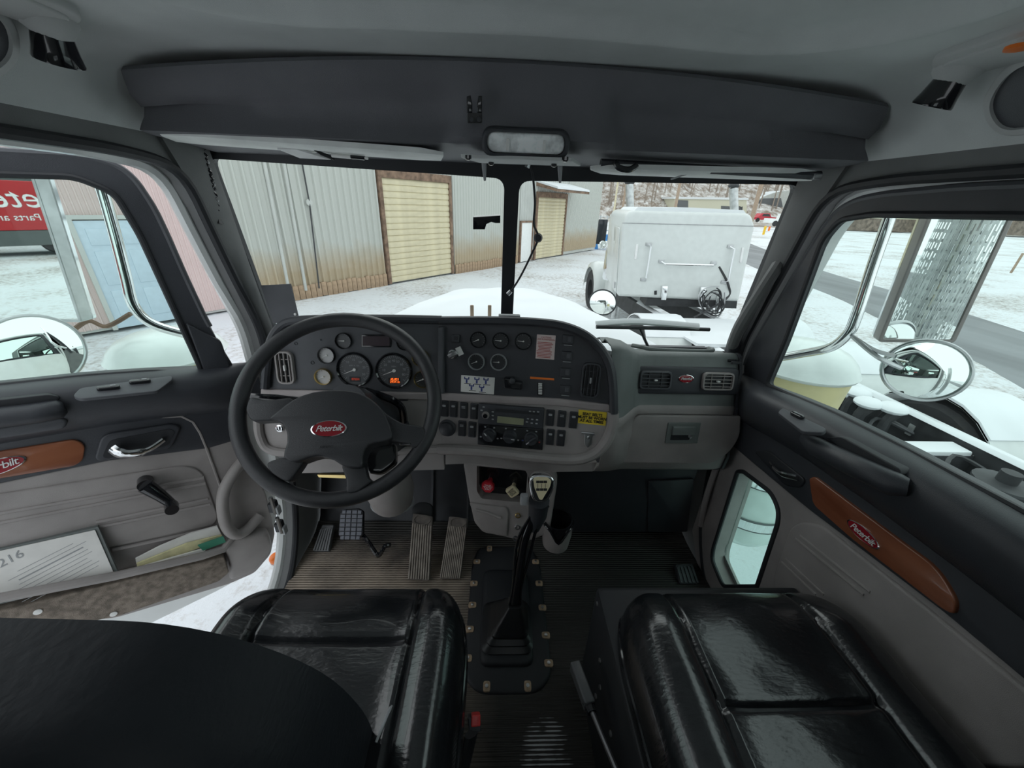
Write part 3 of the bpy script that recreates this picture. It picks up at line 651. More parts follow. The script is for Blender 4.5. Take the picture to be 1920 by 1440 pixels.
# stickers
yl = traced('seat_belt_sticker', FM, [(1085, 768), (1138, 773), (1135, 798), (1083.5, 793)], .0, .0016, 'sticker_yellow', .001, 0, label='yellow seat belt reminder sticker')
yl['label'] = 'yellow reminder sticker with black capitals'
text('lettering', 'SEAT BELTS\nMUST BE WORN\nAT ALL TIMES', .0112, 'print_black', yl, at(FM, 1110, 784, .0026, -.5), line=.9, bold=.0003, spacing=.95)
pk = traced('warning_sticker', FM, [(1007, 627), (1042, 629), (1039, 674.5), (1004, 672)], 0, .0012, 'sticker_pink', .001)
text('heading', 'CAUTION\nAIR SUSPENSION', .0062, 'print_red', pk, at(FM, 1024, 635, .0014), line=.9)
for k in range(11):
    g = G(); g.box((random.uniform(-.002, .0), 0, 0), (.044 - random.random() * .012, .0018, .0004)); ob('print_line', g, 'print_red', pk, at(FM, 1023 - k * .28, 642.5 + k * 2.75, .0014), smooth=0)
wk = traced('control_diagram', FM, [(865, 703), (928, 708), (926, 739.5), (864, 734)], 0, .0012, 'paper', .001, label='white sticker with blue lever diagrams')
for a, b, k in ((875, 713, 0), (894, 714, 1), (911, 715, 2), (884, 726, 3), (903, 729, 4)):
    Q = at(FM, a, b, .0014)
    g = G(); g.box((0, -.003, 0), (.005, .010, .0004)); g.box((0, .004, 0), (.014, .003, .0004)); g.box((-.006, .007, 0), (.003, .006, .0004)); g.box((.006, .007, 0), (.003, .006, .0004))
    ob('diagram', g, 'print_blue', wk, Q, smooth=0)
    g = G(); g.box((.003, -.010, 0), (.02, .0018, .0004)); ob('print_line', g, 'print_black', wk, Q, smooth=0)
og = traced('orange_label', FM, [(994, 706), (1039, 709.5), (1039, 713), (994, 710)], 0, .001, 'print_red')
og.data.materials[0] = MATS['orange_lens']
# ladder shaped lever, knob block, small sockets
ld = traced('lift_lever', FM, [(1008, 717), (1018, 718), (1017.5, 741), (1008, 740)], 0, .006, 'gloss_black', .001, .001)
for k in range(7):
    g = G(); g.box((0, 0, 0), (.0105, .0030, .004), .0006); ob('rung', g, 'white_plastic', ld, at(FM, 1013, 719.5 + k * 3.1, .007))
traced('trailer_valve', FM, [(946, 706), (965, 706), (966, 712), (980, 714), (980, 728), (966, 727), (946, 724)], 0, .022, 'gloss_black', .004, .004)
g = G(); g.lathe([(.008, 0), (.008, .012), (.005, .014), (0, .014)], 14); ob('valve_button', g, 'black_plastic', db, at(FM, 961, 713, .02))
for a, b in ((1066, 636), (1064, 667), (1062, 698), (1061, 730)):
    s = traced('switch_socket', FM, [(a - 11, b - 9), (a + 9, b - 7.5), (a + 8.5, b + 9), (a - 11.5, b + 7.5)], 0, .006, 'black_plastic', .002, .002)
    g = G(); g.plate(rr(0, 0, .011, .014, .002), 0, .004, .001); ob('paddle', g, 'dark_plastic', s, at(FM, a + 2, b, .005))
    g = G(); g.plate(rr(0, 0, .022, .0016, .0005), 0, .0015); ob('socket_line', g, 'print_grey', s, at(FM, a - 1, b + 11.5, .001), smooth=0)
s = traced('buzzer', FM, [(848, 627), (863, 627.5), (862.5, 642), (848, 641)], 0, .007, 'black_plastic', .002, .002)
g = G(); g.plate(rr(0, 0, .011, .011, .001), 0, .002); ob('buzzer_hole', g, 'rubber', s, at(FM, 855, 634, .006))
ks = G(); ks.lathe([(.013, 0), (.013, .004), (.010, .006), (.010, .012), (.005, .012), (.005, .009), (0, .009)], 18); k = ob('key_switch', ks, 'steel', db, at(FM, 849, 664))
g = G(); g.plate(rr(0, 0, .016, .024, .001), .004, .006); ob('key_tag', g, 'white_plastic', k, at(FM, 862.5, 658, .003, 28))
g = G(); g.plate(rr(0, 0, .030, .012, .003), .004, .009, .002); ob('key_head', g, 'steel', k, at(FM, 850, 664, .006, 30))
# bright bracket under the yellow sticker
br = traced('bracket', FM, [(1090, 808), (1115, 811), (1115, 815), (1111, 816), (1109, 832), (1102, 838), (1096, 832), (1096, 813), (1090, 812)], 0, .006, 'steel', .001, .001)
g = G(); g.lathe([(.004, 0), (.004, .004), (0, .005)], 10); ob('screw', g, 'chrome', br, at(FM, 1102.5, 820, .006))
# ignition lock
g = G(); q = .011; g.lathe([(q, 0), (q, .006), (q * .7, .007), (q * .6, .004), (0, .004)], 18); k = ob('ignition_lock', g, 'chrome', db, at(FC, 526, 802, .0))
g = G(); g.box((0, 0, .005), (.003, .010, .002)); ob('key_slot', g, 'rubber', k, at(FC, 526, 802, .0), smooth=0)
# oval hole and small notch in the lower cluster panel
g = G(); g.plate(rr(0, 0, .035, .014, .007, 5), -.001, .0012); ob('panel_opening', g, 'rubber', db, at(FC, 755, 747), smooth=0)

# ---------------------------------------------------------------- below the panels
FK = frame((0, 1.0, .45), (ca, -sa, 0), (0, .15, 1))
kn = G(); kn.plate(T(FC, [(545, 850), (830, 846), (832, 884), (545, 891)]), -.03, -.012); ob('knee_panel', kn, 'grey_plastic', db, FC)
g = G(); g.plate(T(FC, [(592, 893), (648, 894), (646, 900), (595, 898)]), -.02, -.010); ob('fuse_label', g, 'brass', db, FC, label='yellow printed strip')
g = G(); g.plate(T(FC, [(835, 850), (1000, 862), (1072, 872), (1120, 868), (1112, 885), (1040, 886), (880, 870), (835, 872)]), -.03, -.004); ob('knee_panel', g, 'grey_plastic', db, FC)
out = [(868, 868), (1035, 884), (1045, 905), (1030, 1000), (985, 1018), (950, 1008), (905, 999), (889, 980), (879, 936)]
pk_ = [(894, 871), (984, 881), (989, 889), (985, 943), (903, 935), (894, 921)]
cc = traced('lower_console', FK, out, -.05, 0, 'grey_plastic', .012, .006, holes=[pk_])
g = G(); g.plate(T(FK, pk_), -.05, -.04); ob('valve_recess', g, 'gloss_black', db, FK)
Q = at(FK, 915.5, 911, .0); q = rad(FK, 915, 911, 12.5)
g = G(); g.lathe([(q * .4, -.04), (q * .4, -.004), (q, -.002), (q, .006), (q * .9, .010), (0, .010)], 8, M=Matrix.Rotation(R(22.5), 4, 'Z')); k = ob('air_supply_knob', g, 'knob_red', db, Q, smooth=30, label='red octagonal brake valve knob')
text('lettering', 'TRAILER\nAIR SUPPLY\nPUSH TO\nSUPPLY', .0062, 'print_white', k, Q @ Matrix.Translation((0, 0, .0102)), line=.85)
Q = at(FK, 961, 920, .0, 40); q = rad(FK, 961, 920, 10)
g = G(); g.tube([(0, 0, -.04), (0, 0, 0)], q * .4, 10); g.plate(rr(0, 0, q * 2, q * 2, q * .4), -.002, .010, .003); k = ob('parking_brake_knob', g, 'knob_cream', db, Q, label='cream square brake valve knob')
text('lettering', 'PARKING\nBRAKE\nPUSH TO\nRELEASE', .0062, 'print_black', k, Q @ Matrix.Translation((0, 0, .0102)) @ Matrix.Rotation(R(10), 4, 'Z'), line=.85)
dr = traced('ashtray', FK, [(881, 941), (950, 950), (954, 960), (951, 1003), (908, 994), (893, 976)], .0, .008, 'grey_plastic', [.004, .02, .01, .004, .02, .02], .004)
g = G(); a = [L(FK, *p) for p in ((893, 953), (915, 958), (940, 968))]; g.tube([(x, y, .009) for x, y in a], .006, 8); ob('pull', g, 'grey_plastic', dr, FK)
for a, b, m_ in ((971, 966, 'brass'), (970, 988, 'steel'), (967, 1009, 'dark_plastic')):
    g = G(); q = .0095; g.lathe([(q, -.002), (q, .004), (q * .75, .005), (q * .7, -.004), (0, -.004)], 18); k = ob('power_socket', g, m_, db, at(FK, a, b, .0))
    g = G(); g.lathe([(q * .68, -.003), (0, -.0025)], 14); ob('socket_core', g, 'rubber', k, at(FK, a, b, .0))
# cup holder
c = P(1045, 985, y=.965)
g = G(); g.lathe([(.036, -.09), (.047, -.02), (.050, .03), (.045, .03), (.040, -.02), (.030, -.075), (0, -.075)], 28, M=Matrix.Translation(c)); th = ob('cup_holder', g, 'gloss_black', db, label='black cup holder with a notched grey front')
g = G(); secs = []
for k in range(17):
    a = PI + PI * k / 16; dz = .022 - .055 * math.exp(-((k - 8) / 2.3) ** 2)
    d = Vector((math.cos(a), math.sin(a), 0)); secs.append([c + d * .0515 + Vector((0, 0, dz)), c + d * .052 + Vector((0, 0, -.03)), c + d * .045 + Vector((0, 0, -.085))])
g.loft(secs); ob('holder_front', g, 'grey_plastic', th, thick=.003)
g = G(); g.tube([s[0] for s in secs], .0035, 6); ob('front_edge', g, 'gloss_black', th)
# dark heater box on the passenger side and fire wall cover
hb = None
g = G(); g.loft([[(x, 1.12, .47), (x, 1.06, .44), (x, 1.075, .25), (x, 1.10, .09), (x, 1.18, .06)] for x in (.18, .22, .5, .68)]); hb = ob('heater_housing', g, 'black_plastic', db, thick=.006, smooth=50)
g = G(); g.plate(rnd(T(frame((0, 1.068, .25), (1, 0, 0), (0, -.08, 1)), [(1215, 900), (1300, 895), (1290, 1000), (1215, 1000)]), .01), 0, .006, .003); ob('housing_cover', g, 'black_plastic', hb, frame((0, 1.072, .25), (1, 0, 0), (0, -.13, 1)))
g = G(); g.plate([(-.76, .0), (.76, .0), (.76, .40), (-.76, .40)], 0, .02); ob('fire_wall', g, 'black_plastic', M=frame((0, 1.355, .38), (1, 0, 0), (0, 0, 1)), kind='structure', label='black fire wall behind the pedals', cat='wall')

# ============================================================ STEERING WHEEL
yw = .1416; th_ = R(42.6); C0 = Vector((-.399, .794, .812))
FS = frame(C0, (math.cos(yw), math.sin(yw), 0), (-math.sin(yw) * math.sin(th_), math.cos(yw) * math.sin(th_), math.cos(th_)))
sw = thing('steering_wheel', C0, 'black four-spoke steering wheel with a red oval emblem', 'steering wheel')
g = G(); g.tube([(.2175 * math.cos(2 * PI * k / 64), .2175 * math.sin(2 * PI * k / 64), 0) for k in range(64)], .0175, 14, closed=True); ob('rim', g, 'wheel_leather', sw, FS, smooth=60)
hub = [(550, 749), (588, 735), (637, 731), (677, 736), (704, 754), (721, 772), (732, 800), (739, 824), (715, 830), (691, 833), (679, 857), (683, 879), (645, 877), (628, 862), (596, 854), (572, 862), (557, 868), (528, 860), (542, 830), (537, 802), (523, 788), (503, 787)]
g = G(); q = rnd(T(FS, hub, .03), .02, 2); g.plate(q, -.02, .036, .005, 3); ob('hub_pad', g, 'wheel_leather', sw, FS, smooth=60)
for l in ([(471, 744), (500, 752), (550, 746), (560, 790), (505, 790), (474, 792), (462, 770)], [(700, 750), (724, 776), (755, 795), (795, 800), (800, 820), (780, 843), (768, 835), (735, 828), (700, 820)],
          [(500, 868), (530, 858), (575, 862), (556, 890), (545, 905), (530, 900), (508, 885)], [(640, 870), (685, 872), (690, 897), (700, 902), (670, 925), (648, 925), (652, 905)]):
    g = G(); g.plate(rnd(T(FS, l, .01), .012), -.012, .018, .005, 3); ob('spoke', g, 'wheel_leather', sw, FS, smooth=60)
# switch pods on the lower right spoke
g = G(); g.plate(rnd(T(FS, [(684, 836), (742, 830), (744, 868), (715, 890), (690, 888)], -.03), .01), -.055, -.02, .008); ob('stalk_housing', g, 'gloss_black', sw, FS)
g = G(); g.box((*L(FS, 760, 833, .015), .016), (.026, .005, .006), .002); ob('switch_slot', g, 'gloss_black', sw, FS)
emblem(FS, 617, 804, .0375, .0185, sw, .0362, -1)
text('lettering', 'AIRBAG', .008, 'rubber', sw, at(FS, 612, 838, .0362))
# column shroud behind the wheel
sc_ = thing('steering_column', (-.37, 1.1, .4), 'dark steering column shroud behind the wheel', 'steering column')
g = G(); a = C0 + Vector((0, .03, -.02)); b = Vector((-.37, 1.02, .60)); c = Vector((-.35, 1.13, .36))
g.tube([a, a.lerp(b, .5), b], [.05, .075, .085], 20, flat=1.15); ob('shroud', g, 'black_plastic', sc_)
g = G(); g.tube([P(715, 850, y=1.04), P(722, 880, y=1.04), P(733, 920, y=1.04), P(736, 938, y=1.05)], [.060, .075, .080, .070], 22); ob('lower_cover', g, 'grey_plastic', sc_, smooth=60)
g = G(); e_ = P(736, 940, y=1.05); g.tube([e_ + Vector((math.cos(a) * .072, math.sin(a) * .06, -.004)) for a in [2 * PI * k / 28 for k in range(28)]], .005, 6, closed=True); ob('cover_lip', g, 'print_grey', sc_)
g = G(); g.tube(spline([P(620, 742, y=.90), P(668, 731, y=.90), P(715, 742, y=.90), P(750, 760, y=.91), P(758, 790, y=.92)], 5), .010, 8); ob('shroud_edge', g, 'gloss_black', sc_)
g = G(); g.tube([P(560, 752, y=.88), P(520, 746, y=.86), P(490, 744, y=.85), P(470, 742, y=.85)], [.010, .009, .008, .007], 8); ob('signal_stalk', g, 'gloss_black', sc_)

# ============================================================ DOORS (driver's one swung open)
PHI = R(50); HN = Vector((-.77, 1.12, 0))
FL_ = frame(HN, (math.sin(PHI), math.cos(PHI), 0), (0, 0, 1))         # local u = -s (towards the hinge), v = height, w = into the cab
FR_ = frame((.765, 1.12, 0), (0, -1, 0), (0, 0, 1))                   # local u = +s
def sill(s):
    pts = [(0, .772), (.144, .789), (.25, .810), (.363, .828), (.537, .845), (.714, .855), (1.1, .862)]
    for (a, x), (b, y) in zip(pts, pts[1:]):
        if s <= b: return x + (y - x) * (s - a) / (b - a)
    return .862
def outl_s(o, z):
    c = [a + (z - b) / (d - b) * (e - a) for (a, b), (e, d) in zip(o, o[1:] + o[:1]) if min(b, d) <= z <= max(b, d) and abs(d - b) > 1e-6]; return min(c) if c else 0
PEEP = [(1383, 884), (1394, 884), (1447, 924), (1461, 955), (1460, 980), (1420, 1100), (1356, 1100), (1335, 1050), (1337, 1030)]
def door(idx, M, sg, nm, win, state, fout):
    d = thing('door_%d' % idx, M @ Vector((0, 0, 0)), '%s door, %s' % (nm, state), 'door', kind='structure')
    S = lambda l: [(sg * a, b) for a, b in l]
    outl = rnd([(1.06, -.05), (.22, -.05), (.09, .10), (.02, .5)] + fout + [(1.06, 1.308)], [.05, .15, .15, .2] + [.02] * len(fout) + [.05], 5)
    big = rnd([(a - (.075 if a < .4 else 0), b + (-.03 if b < 1 else .02)) for a, b in win], .02, 4)
    hole = rnd(win, [.01, .02, .06, .06, .02, .02][:len(win)] if len(win) == 6 else .02, 5)
    g = G(); big = [(max(a, outl_s(outl, b) + .006), b) for a, b in big]; g.plate(S(outl), -.055, -.030, holes=[S(big)] + ([rnd(T(FR_, PEEP, -.03), .02)] if idx == 2 else [])); ob('outer_skin', g, 'body_white', d, M, smooth=0)
    fr = rnd([(1.06, .70), (.08, .70)] + fout + [(1.06, 1.308)], [.02, .02] + [.02] * len(fout) + [.05], 5)
    g = G(); g.plate(S(fr), -.012, .004, .003, holes=[S(hole)]); ob('window_frame', g, 'black_plastic', d, M, smooth=0)
    hl = S(hole); g = G(); g.tube([(a, b, .004) for a, b in hl], .007, 8, closed=True); ob('window_seal', g, 'rubber', d, M)
    fo = S(fr); g = G(); g.tube([(a, b, -.002) for a, b in [q for q in fo if q[1] > .80]], .008, 8); ob('frame_edge', g, 'dark_plastic', d, M)
    g = G(); g.plate(S(hole), -.010, -.007); ob('glass_pane', g, 'door_glass', d, M, smooth=0)
    # upper moulding, lofted from the window sill down
    prof = [(-.02, .004), (.010, .004), (.030, -.001), (.052, -.009), (.063, -.022), (.066, -.042), (.060, -.080), (.044, -.112), (.022, -.132), (.0, -.148)]
    secs = []
    for k in range(27):
        s = .02 + 1.04 * k / 26; e = sstep(.16, .02, s)
        secs.append([(sg * s, sill(s) + dz * (1 + .15 * e), h * (1 - .75 * e) - .002) for h, dz in prof])
    g = G(); g.loft(secs); ob('upper_moulding', g, 'black_plastic', d, M, smooth=60, thick=.003)
    return d
# ---- driver door
winL = [(.149, .789), (.235, 1.10), (.285, 1.262), (1.0, 1.268), (1.0, .863), (.50, .845)]
tl = T(FL_, [(380, 698), (262, 440), (215, 362), (140, 331), (0, 327)])
winL = [(-a, b) for a, b in tl] + [(1.0, 1.266), (1.0, .862), (.714, .857), (.5, .842), (.363, .828), (.25, .81)]
d1 = door(1, FL_, -1, 'driver', winL, 'swung open beside the steering wheel with papers in its pocket', [(-a, b) for a, b in T(FL_, [(440, 690), (385, 600), (345, 515), (312, 440), (288, 390), (255, 340), (228, 315), (190, 300), (130, 291), (0, 284)])])
def dtr(name, M, pts, z0, z1, m, parent, r=0.0, bev=0.0, h=None, holes=(), label=None):
    q = T(M, pts, z1 if h is None else h); q = rnd(q, r) if r else q; g = G(); g.plate(q, z0, z1, bev, holes=[rnd(T(M, x, z1), .012) for x in holes]); o = ob(name, g, m, parent, M)
    if label: o['label'] = label
    return o
dtr('mirror_gusset', FL_, [(348, 605), (384, 700), (432, 690), (415, 640)], -.005, .012, 'black_plastic', d1, .01, .004)
dtr('lower_panel', FL_, [(452, 815), (391, 838), (200, 862), (0, 905), (-170, 940), (-170, 1200), (0, 1180), (217, 1160), (430, 1096), (478, 1075), (508, 1040), (516, 1000), (500, 930), (470, 860)], -.05, .010, 'grey_plastic', d1, .015, .006)
dtr('upper_panel', FL_, [(452, 700), (300, 740), (0, 800), (-170, 830), (-170, 944), (0, 907), (200, 865), (391, 841), (448, 824)], -.03, .014, 'black_plastic', d1, .01, .004)
rs_ = dtr('recess_panel', FL_, [(-170, 965), (0, 927), (345, 873), (379, 883), (410, 970), (402, 985), (219, 1025), (0, 1070), (-170, 1100)], .008, .016, 'grey_plastic', d1, [.01, .01, .03, .04, .03, .03, .01, .01, .01], .005)
for l in ([(-150, 992), (0, 962), (382, 896)], [(-150, 1012), (0, 980), (385, 906)], [(180, 979), (390, 935)], [(185, 988), (394, 945)], [(210, 1032), (404, 990)]):
    q = T(FL_, l, .016); g = G(); g.tube([(a, b, .0155) for a, b in q], .0055, 6); ob('rib', g, 'grey_plastic', rs_, FL_)
q = T(FL_, [(300, 783), (340, 781), (362, 792), (375, 812), (388, 843), (414, 915)], .016); g = G(); g.tube([(a, b, .013) for a, b in q], .0035, 6); ob('moulding_line', g, 'grey_plastic', d1, FL_)
# arm rest and pull cup
ar = T(FL_, [(-160, 797), (0, 782), (60, 775), (112, 766), (122, 764)], .068); g = G(); g.tube([(a, b, .068) for a, b in ar], [.024, .024, .024, .023, .014], 14); arm = ob('arm_rest', g, 'black_plastic', d1, FL_, smooth=60)
dtr('pull_groove', FL_, [(-150, 760), (0, 750), (90, 740), (112, 744), (110, 752), (0, 765), (-150, 778)], .030, .0672, 'rubber', d1, .006, .002)
dtr('pull_cup', FL_, [(-150, 812), (0, 802), (118, 783), (128, 790), (122, 805), (0, 824), (-150, 842)], .020, .062, 'dark_plastic', d1, .012, .006)
# switch plate with two mirror switches
ML = frame(FL_ @ Vector((-.30, sill(.30) - .0045, .042)), tuple(FL_ @ Vector((-.2, sill(.2), 0)) - FL_ @ Vector((-.4, sill(.4), 0))), tuple(Vector((0, 0, .34)) - FL_.col[2].to_3d()))
pl_ = dtr('switch_plate', ML, [(136, 742), (150, 727), (322, 704), (324, 711), (295, 733), (150, 748)], -.004, .004, 'dark_plastic', d1, .008, .002)
for a, b in ((204, 729), (263, 717)):
    g = G(); g.plate(rr(0, 0, .040, .012, .006), 0, .008, .003); s = ob('mirror_switch', g, 'gloss_black', pl_, at(ML, a, b, .004))
    g = G(); g.plate(rr(.008, .002, .010, .004, .002), .007, .009); ob('switch_mark', g, 'print_grey', s, at(ML, a, b, .004), smooth=0)
# wood inlay with emblem, inner handle, crank
wd_ = dtr('wood_inlay', FL_, [(-170, 880), (0, 847), (142, 824), (160, 836), (156, 863), (142, 874), (0, 898), (-170, 935)], .012, .020, 'wood', d1, [.01, .01, .015, .02, .015, .01, .01, .01], .003)
emblem(FL_, -12, 877, .052, .019, wd_, .020, 7)
hb_ = dtr('handle_bezel', FL_, [(177, 860), (190, 816), (325, 795), (340, 802), (322, 842), (186, 866)], .012, .022, 'black_plastic', d1, [.02, .02, .02, .02, .02, .015], .005)
dtr('handle_recess', FL_, [(192, 856), (205, 826), (318, 804), (328, 809), (314, 836), (200, 860)], .018, .0235, 'rubber', hb_, .012)
q = T(FL_, [(212, 846), (225, 850), (250, 850), (280, 843), (307, 829)], .045); g = G(); g.tube(spline([(a, b, h) for (a, b), h in zip(q, (.030, .040, .045, .042, .030))], 4), [.017] * 6 + [.014] * 5 + [.009] * 6, 10, flat=.7); ob('door_handle', g, 'chrome', d1, FL_, label='chrome door handle')
cr = thing('x', (0, 0, 0)); bpy.data.objects.remove(cr)
q = T(FL_, [(273, 913), (300, 928), (321, 944)], .05)
g = G(); g.tube([(q[0][0], q[0][1], .012), (q[0][0], q[0][1], .045)], .018, 16); g.tube([(*q[0], .045), (*q[1], .052), (*q[2], .050)], [.020, .016, .013], 12); ck = ob('window_crank', g, 'gloss_black', d1, FL_, label='black window crank')
g = G(); g.tube([(*q[2], .045), (*q[2], .060), (*q[2], .085)], [.012, .017, .016], 14); ob('crank_knob', g, 'gloss_black', ck, FL_)
# grab loop by the hinge edge
q = T(FL_, [(462, 872), (440, 890), (421, 918), (417, 950), (425, 985), (442, 1002), (465, 998), (492, 978)], .05); hs = (.012, .035, .05, .055, .055, .05, .035, .012)
g = G(); pp = spline([(a, b, h) for (a, b), h in zip(q, hs)], 5); g.tube(pp, .017, 12); ob('grab_loop', g, 'grey_plastic', d1, FL_)
# map pocket
g = G(); r1 = T(FL_, [(-170, 1160), (0, 1121), (215, 1080), (380, 1043), (420, 1033), (436, 1020)], .07); g.tube([(a, b, h) for (a, b), h in zip(r1, (.07, .07, .07, .068, .06, .04))], .012, 10); ob('pocket_rail', g, 'grey_plastic', d1, FL_)
dtr('pocket_carpet', FL_, [(-170, 1180), (0, 1145), (420, 1044), (430, 1074), (410, 1091), (222, 1156), (0, 1200), (-170, 1230)], .010, .062, 'carpet', d1, .008, .004)
dtr('pocket_end', FL_, [(420, 1030), (440, 1010), (505, 1000), (512, 1030), (478, 1072), (430, 1092), (432, 1060)], .008, .05, 'grey_plastic', d1, .02, .012)
for a, b in ((71, 1147), (213, 1151)):
    g = G(); g.lathe([(.008, 0), (.008, .002), (.003, .003), (0, .0025)], 14); ob('screw', g, 'white_plastic', d1, at(FL_, a, b, .063))
# papers in the pocket
pb = thing('document_folder', FL_ @ Vector((*L(FL_, 110, 1090, .04), .04)), 'grey folder with a handwritten white sheet in the driver door pocket', 'folder')
MP_ = frame(FL_ @ Vector((*L(FL_, 100, 1050, .04), .040)), tuple(FL_.col[0].to_3d()), tuple(Vector((0, 0, 1)) - FL_.col[2].to_3d() * .18))
def ptr(name, pts, z0, z1, m, r=.002): g = G(); g.plate(rnd(T(MP_, pts, z1), r), z0, z1); return ob(name, g, m, pb, MP_, smooth=0)
ptr('cover', [(-30, 1036), (184, 988), (224, 1080), (-30, 1140)], -.016, -.002, 'greygreen_plastic')
sh = ptr('sheet', [(-30, 1040), (178, 994), (215, 1078), (-30, 1134)], -.001, .001, 'paper')
text('handwriting', '216', .030, 'print_grey', sh, at(MP_, 18, 1049, .0015, 12), shear=.2)
for k in range(9):
    g = G(); g.box((random.uniform(-.01, .01), 0, 0), (.10 + random.random() * .07, .0012 if k != 2 else .0035, .0004)); ob('print_line', g, 'print_grey', sh, at(MP_, 95 + k * 2, 1040 + k * 7.5, .0013, 11.5), smooth=0)
mat('page_yellow', (.62, .58, .34), .8, var=.2, vs=30)
bk = thing('road_booklet', FL_ @ Vector((*L(FL_, 340, 1030, .04), .04)), 'curled yellow and green booklet lying in the driver door pocket', 'booklet')
for k, (m_, l) in enumerate((('paper', [(256, 1062), (300, 1042), (350, 1025), (385, 1018), (420, 1014), (408, 990), (360, 1003), (300, 1028), (254, 1052)]), ('page_yellow', [(258, 1066), (320, 1047), (390, 1022), (422, 1016), (416, 1004), (350, 1020), (256, 1058)]), ('paper', [(260, 1068), (330, 1055), (385, 1033), (384, 1026), (320, 1044), (259, 1062)]))):
    g = G(); g.plate(T(FL_, l, .045), .030 + .008 * k, .036 + .008 * k); o = ob('page_block', g, m_, bk, FL_, smooth=0)
g = G(); g.plate(T(FL_, [(370, 1020), (418, 1003), (423, 1014), (380, 1030)], .05), .0545, .057); ob('cover', g, 'gauge_grey', bk, FL_, smooth=0, label='green cover edge')
mat('cover_green', (.05, .25, .16), .6); bk.children
for o in list(bpy.data.objects):
    if o.parent == bk and o.name.startswith('cover'): o.data.materials[0] = MATS['cover_green']

# ---- passenger door
wr_ = T(FR_, [(1440, 722), (1475, 640), (1545, 450), (1578, 412), (1640, 402), (1920, 405)])
winR = [(a, b) for a, b in wr_] + [(1.0, 1.262), (1.0, .862), (.714, .857), (.5, .842), (.363, .828), (.25, .81)]
d2 = door(2, FR_, 1, 'passenger', winR, 'closed, with wood inlay and a small lower peep window', [(.012, .80), (.018, .87), (.10, 1.124), (.135, 1.225), (.158, 1.262), (.20, 1.283), (.26, 1.292), (.40, 1.300)])
peep = [(1383, 884), (1394, 884), (1447, 924), (1461, 955), (1460, 980), (1420, 1100), (1356, 1100), (1335, 1050), (1337, 1030)]
lowp = [(1330, 850), (1390, 850), (1510, 953), (1768, 1150), (2100, 1420), (2100, 2000), (1300, 1500), (1290, 1090), (1315, 960)]
q0 = T(FR_, peep, .012)
lp = [(.03, .10), (.03, .66), (1.05, .66), (1.05, .0), (.15, -.02)]
g = G(); g.plate(lp, -.05, .012, .004, holes=[rnd(q0, [.01, .01, .02, .03, .02, .01, .02, .04, .02], 4)]); ob('lower_panel', g, 'grey_plastic', d2, FR_)
g = G(); qq = rnd(q0, [.01, .01, .02, .03, .02, .01, .02, .04, .02], 4); g.tube([(a, b, .012) for a, b in qq], .007, 8, closed=True); ob('peep_seal', g, 'rubber', d2, FR_)
g = G(); g.plate(qq, -.038, -.034); pp_ = ob('peep_pane', g, 'peep_glass', d2, FR_, smooth=0, label='green tinted lower peep window')
g = G(); lb = T(FR_, [(1383, 884), (1400, 888), (1374, 972), (1358, 1040), (1386, 1102), (1356, 1102), (1335, 1050), (1337, 1030)], -.032); g.plate(lb, -.033, -.031); ob('frosted_border', g, 'greygreen_plastic', pp_, FR_, smooth=0)
dtr('upper_panel', FR_, [(1330, 800), (1400, 760), (1700, 900), (2100, 1080), (2100, 1425), (1768, 1148), (1510, 951), (1387, 848)], -.03, .020, 'black_plastic', d2, .01, .004)
rp_ = dtr('recess_panel', FR_, [(1480, 990), (1500, 978), (1540, 985), (1760, 1160), (2100, 1440), (1800, 1440), (1480, 1200), (1448, 1085)], .008, .020, 'grey_plastic', d2, .02, .006)
for l in ([(1492, 1010), (1620, 1115)], [(1500, 1004), (1632, 1110)], [(1466, 1054), (1530, 1115)], [(1473, 1048), (1545, 1115)]):
    q = T(FR_, l, .020); g = G(); g.tube([(a, b, .0195) for a, b in q], .0035, 6); ob('rib', g, 'grey_plastic', rp_, FR_)
wd2 = dtr('wood_inlay', FR_, [(1516, 897), (1526, 893), (1687, 1014), (1758, 1066), (1793, 1128), (1788, 1153), (1768, 1144), (1600, 1014), (1523, 946)], .018, .027, 'wood', d2, [.006, .01, .02, .05, .03, .01, .02, .02, .015], .003)
u0 = L(FR_, 1618, 1004, .027); emblem(FR_, 1619, 1001, .038, .0145, wd2, .027, 2)
MR2 = frame(FR_ @ Vector((.30, sill(.30) - .0045, .042)), tuple(FR_ @ Vector((.4, sill(.4), 0)) - FR_ @ Vector((.2, sill(.2), 0))), tuple(Vector((0, 0, .34)) - FR_.col[2].to_3d()))
pl2 = dtr('switch_plate', MR2, [(1458, 773), (1467, 764), (1550, 803), (1543, 811), (1505, 809)], -.004, .004, 'dark_plastic', d2, .008, .002)
g = G(); g.plate(rr(0, 0, .036, .012, .006), 0, .008, .003); ob('window_switch', g, 'gloss_black', pl2, at(MR2, 1495, 781, .004))
q = T(FR_, [(1500, 822), (1530, 838), (1600, 872), (1675, 908), (1690, 914)], .075); g = G(); g.tube([(a, b, h) for (a, b), h in zip(q, (.060, .073, .075, .073, .062))], [.014, .022, .023, .023, .016], 14); ob('arm_rest', g, 'black_plastic', d2, FR_, smooth=60)
dtr('pull_groove', FR_, [(1546, 820), (1577, 818), (1688, 880), (1686, 897), (1660, 895), (1600, 858)], .03, .068, 'rubber', d2, .01, .003)
q = T(FR_, [(1432, 868), (1448, 880), (1465, 889), (1485, 896)], .045); g = G(); g.tube(spline([(a, b, h) for (a, b), h in zip(q, (.025, .036, .042, .030))], 5), [.006] * 4 + [.009] * 6 + [.011] * 6, 10, flat=.6); ob('door_handle', g, 'chrome', d2, FR_, label='chrome door handle')
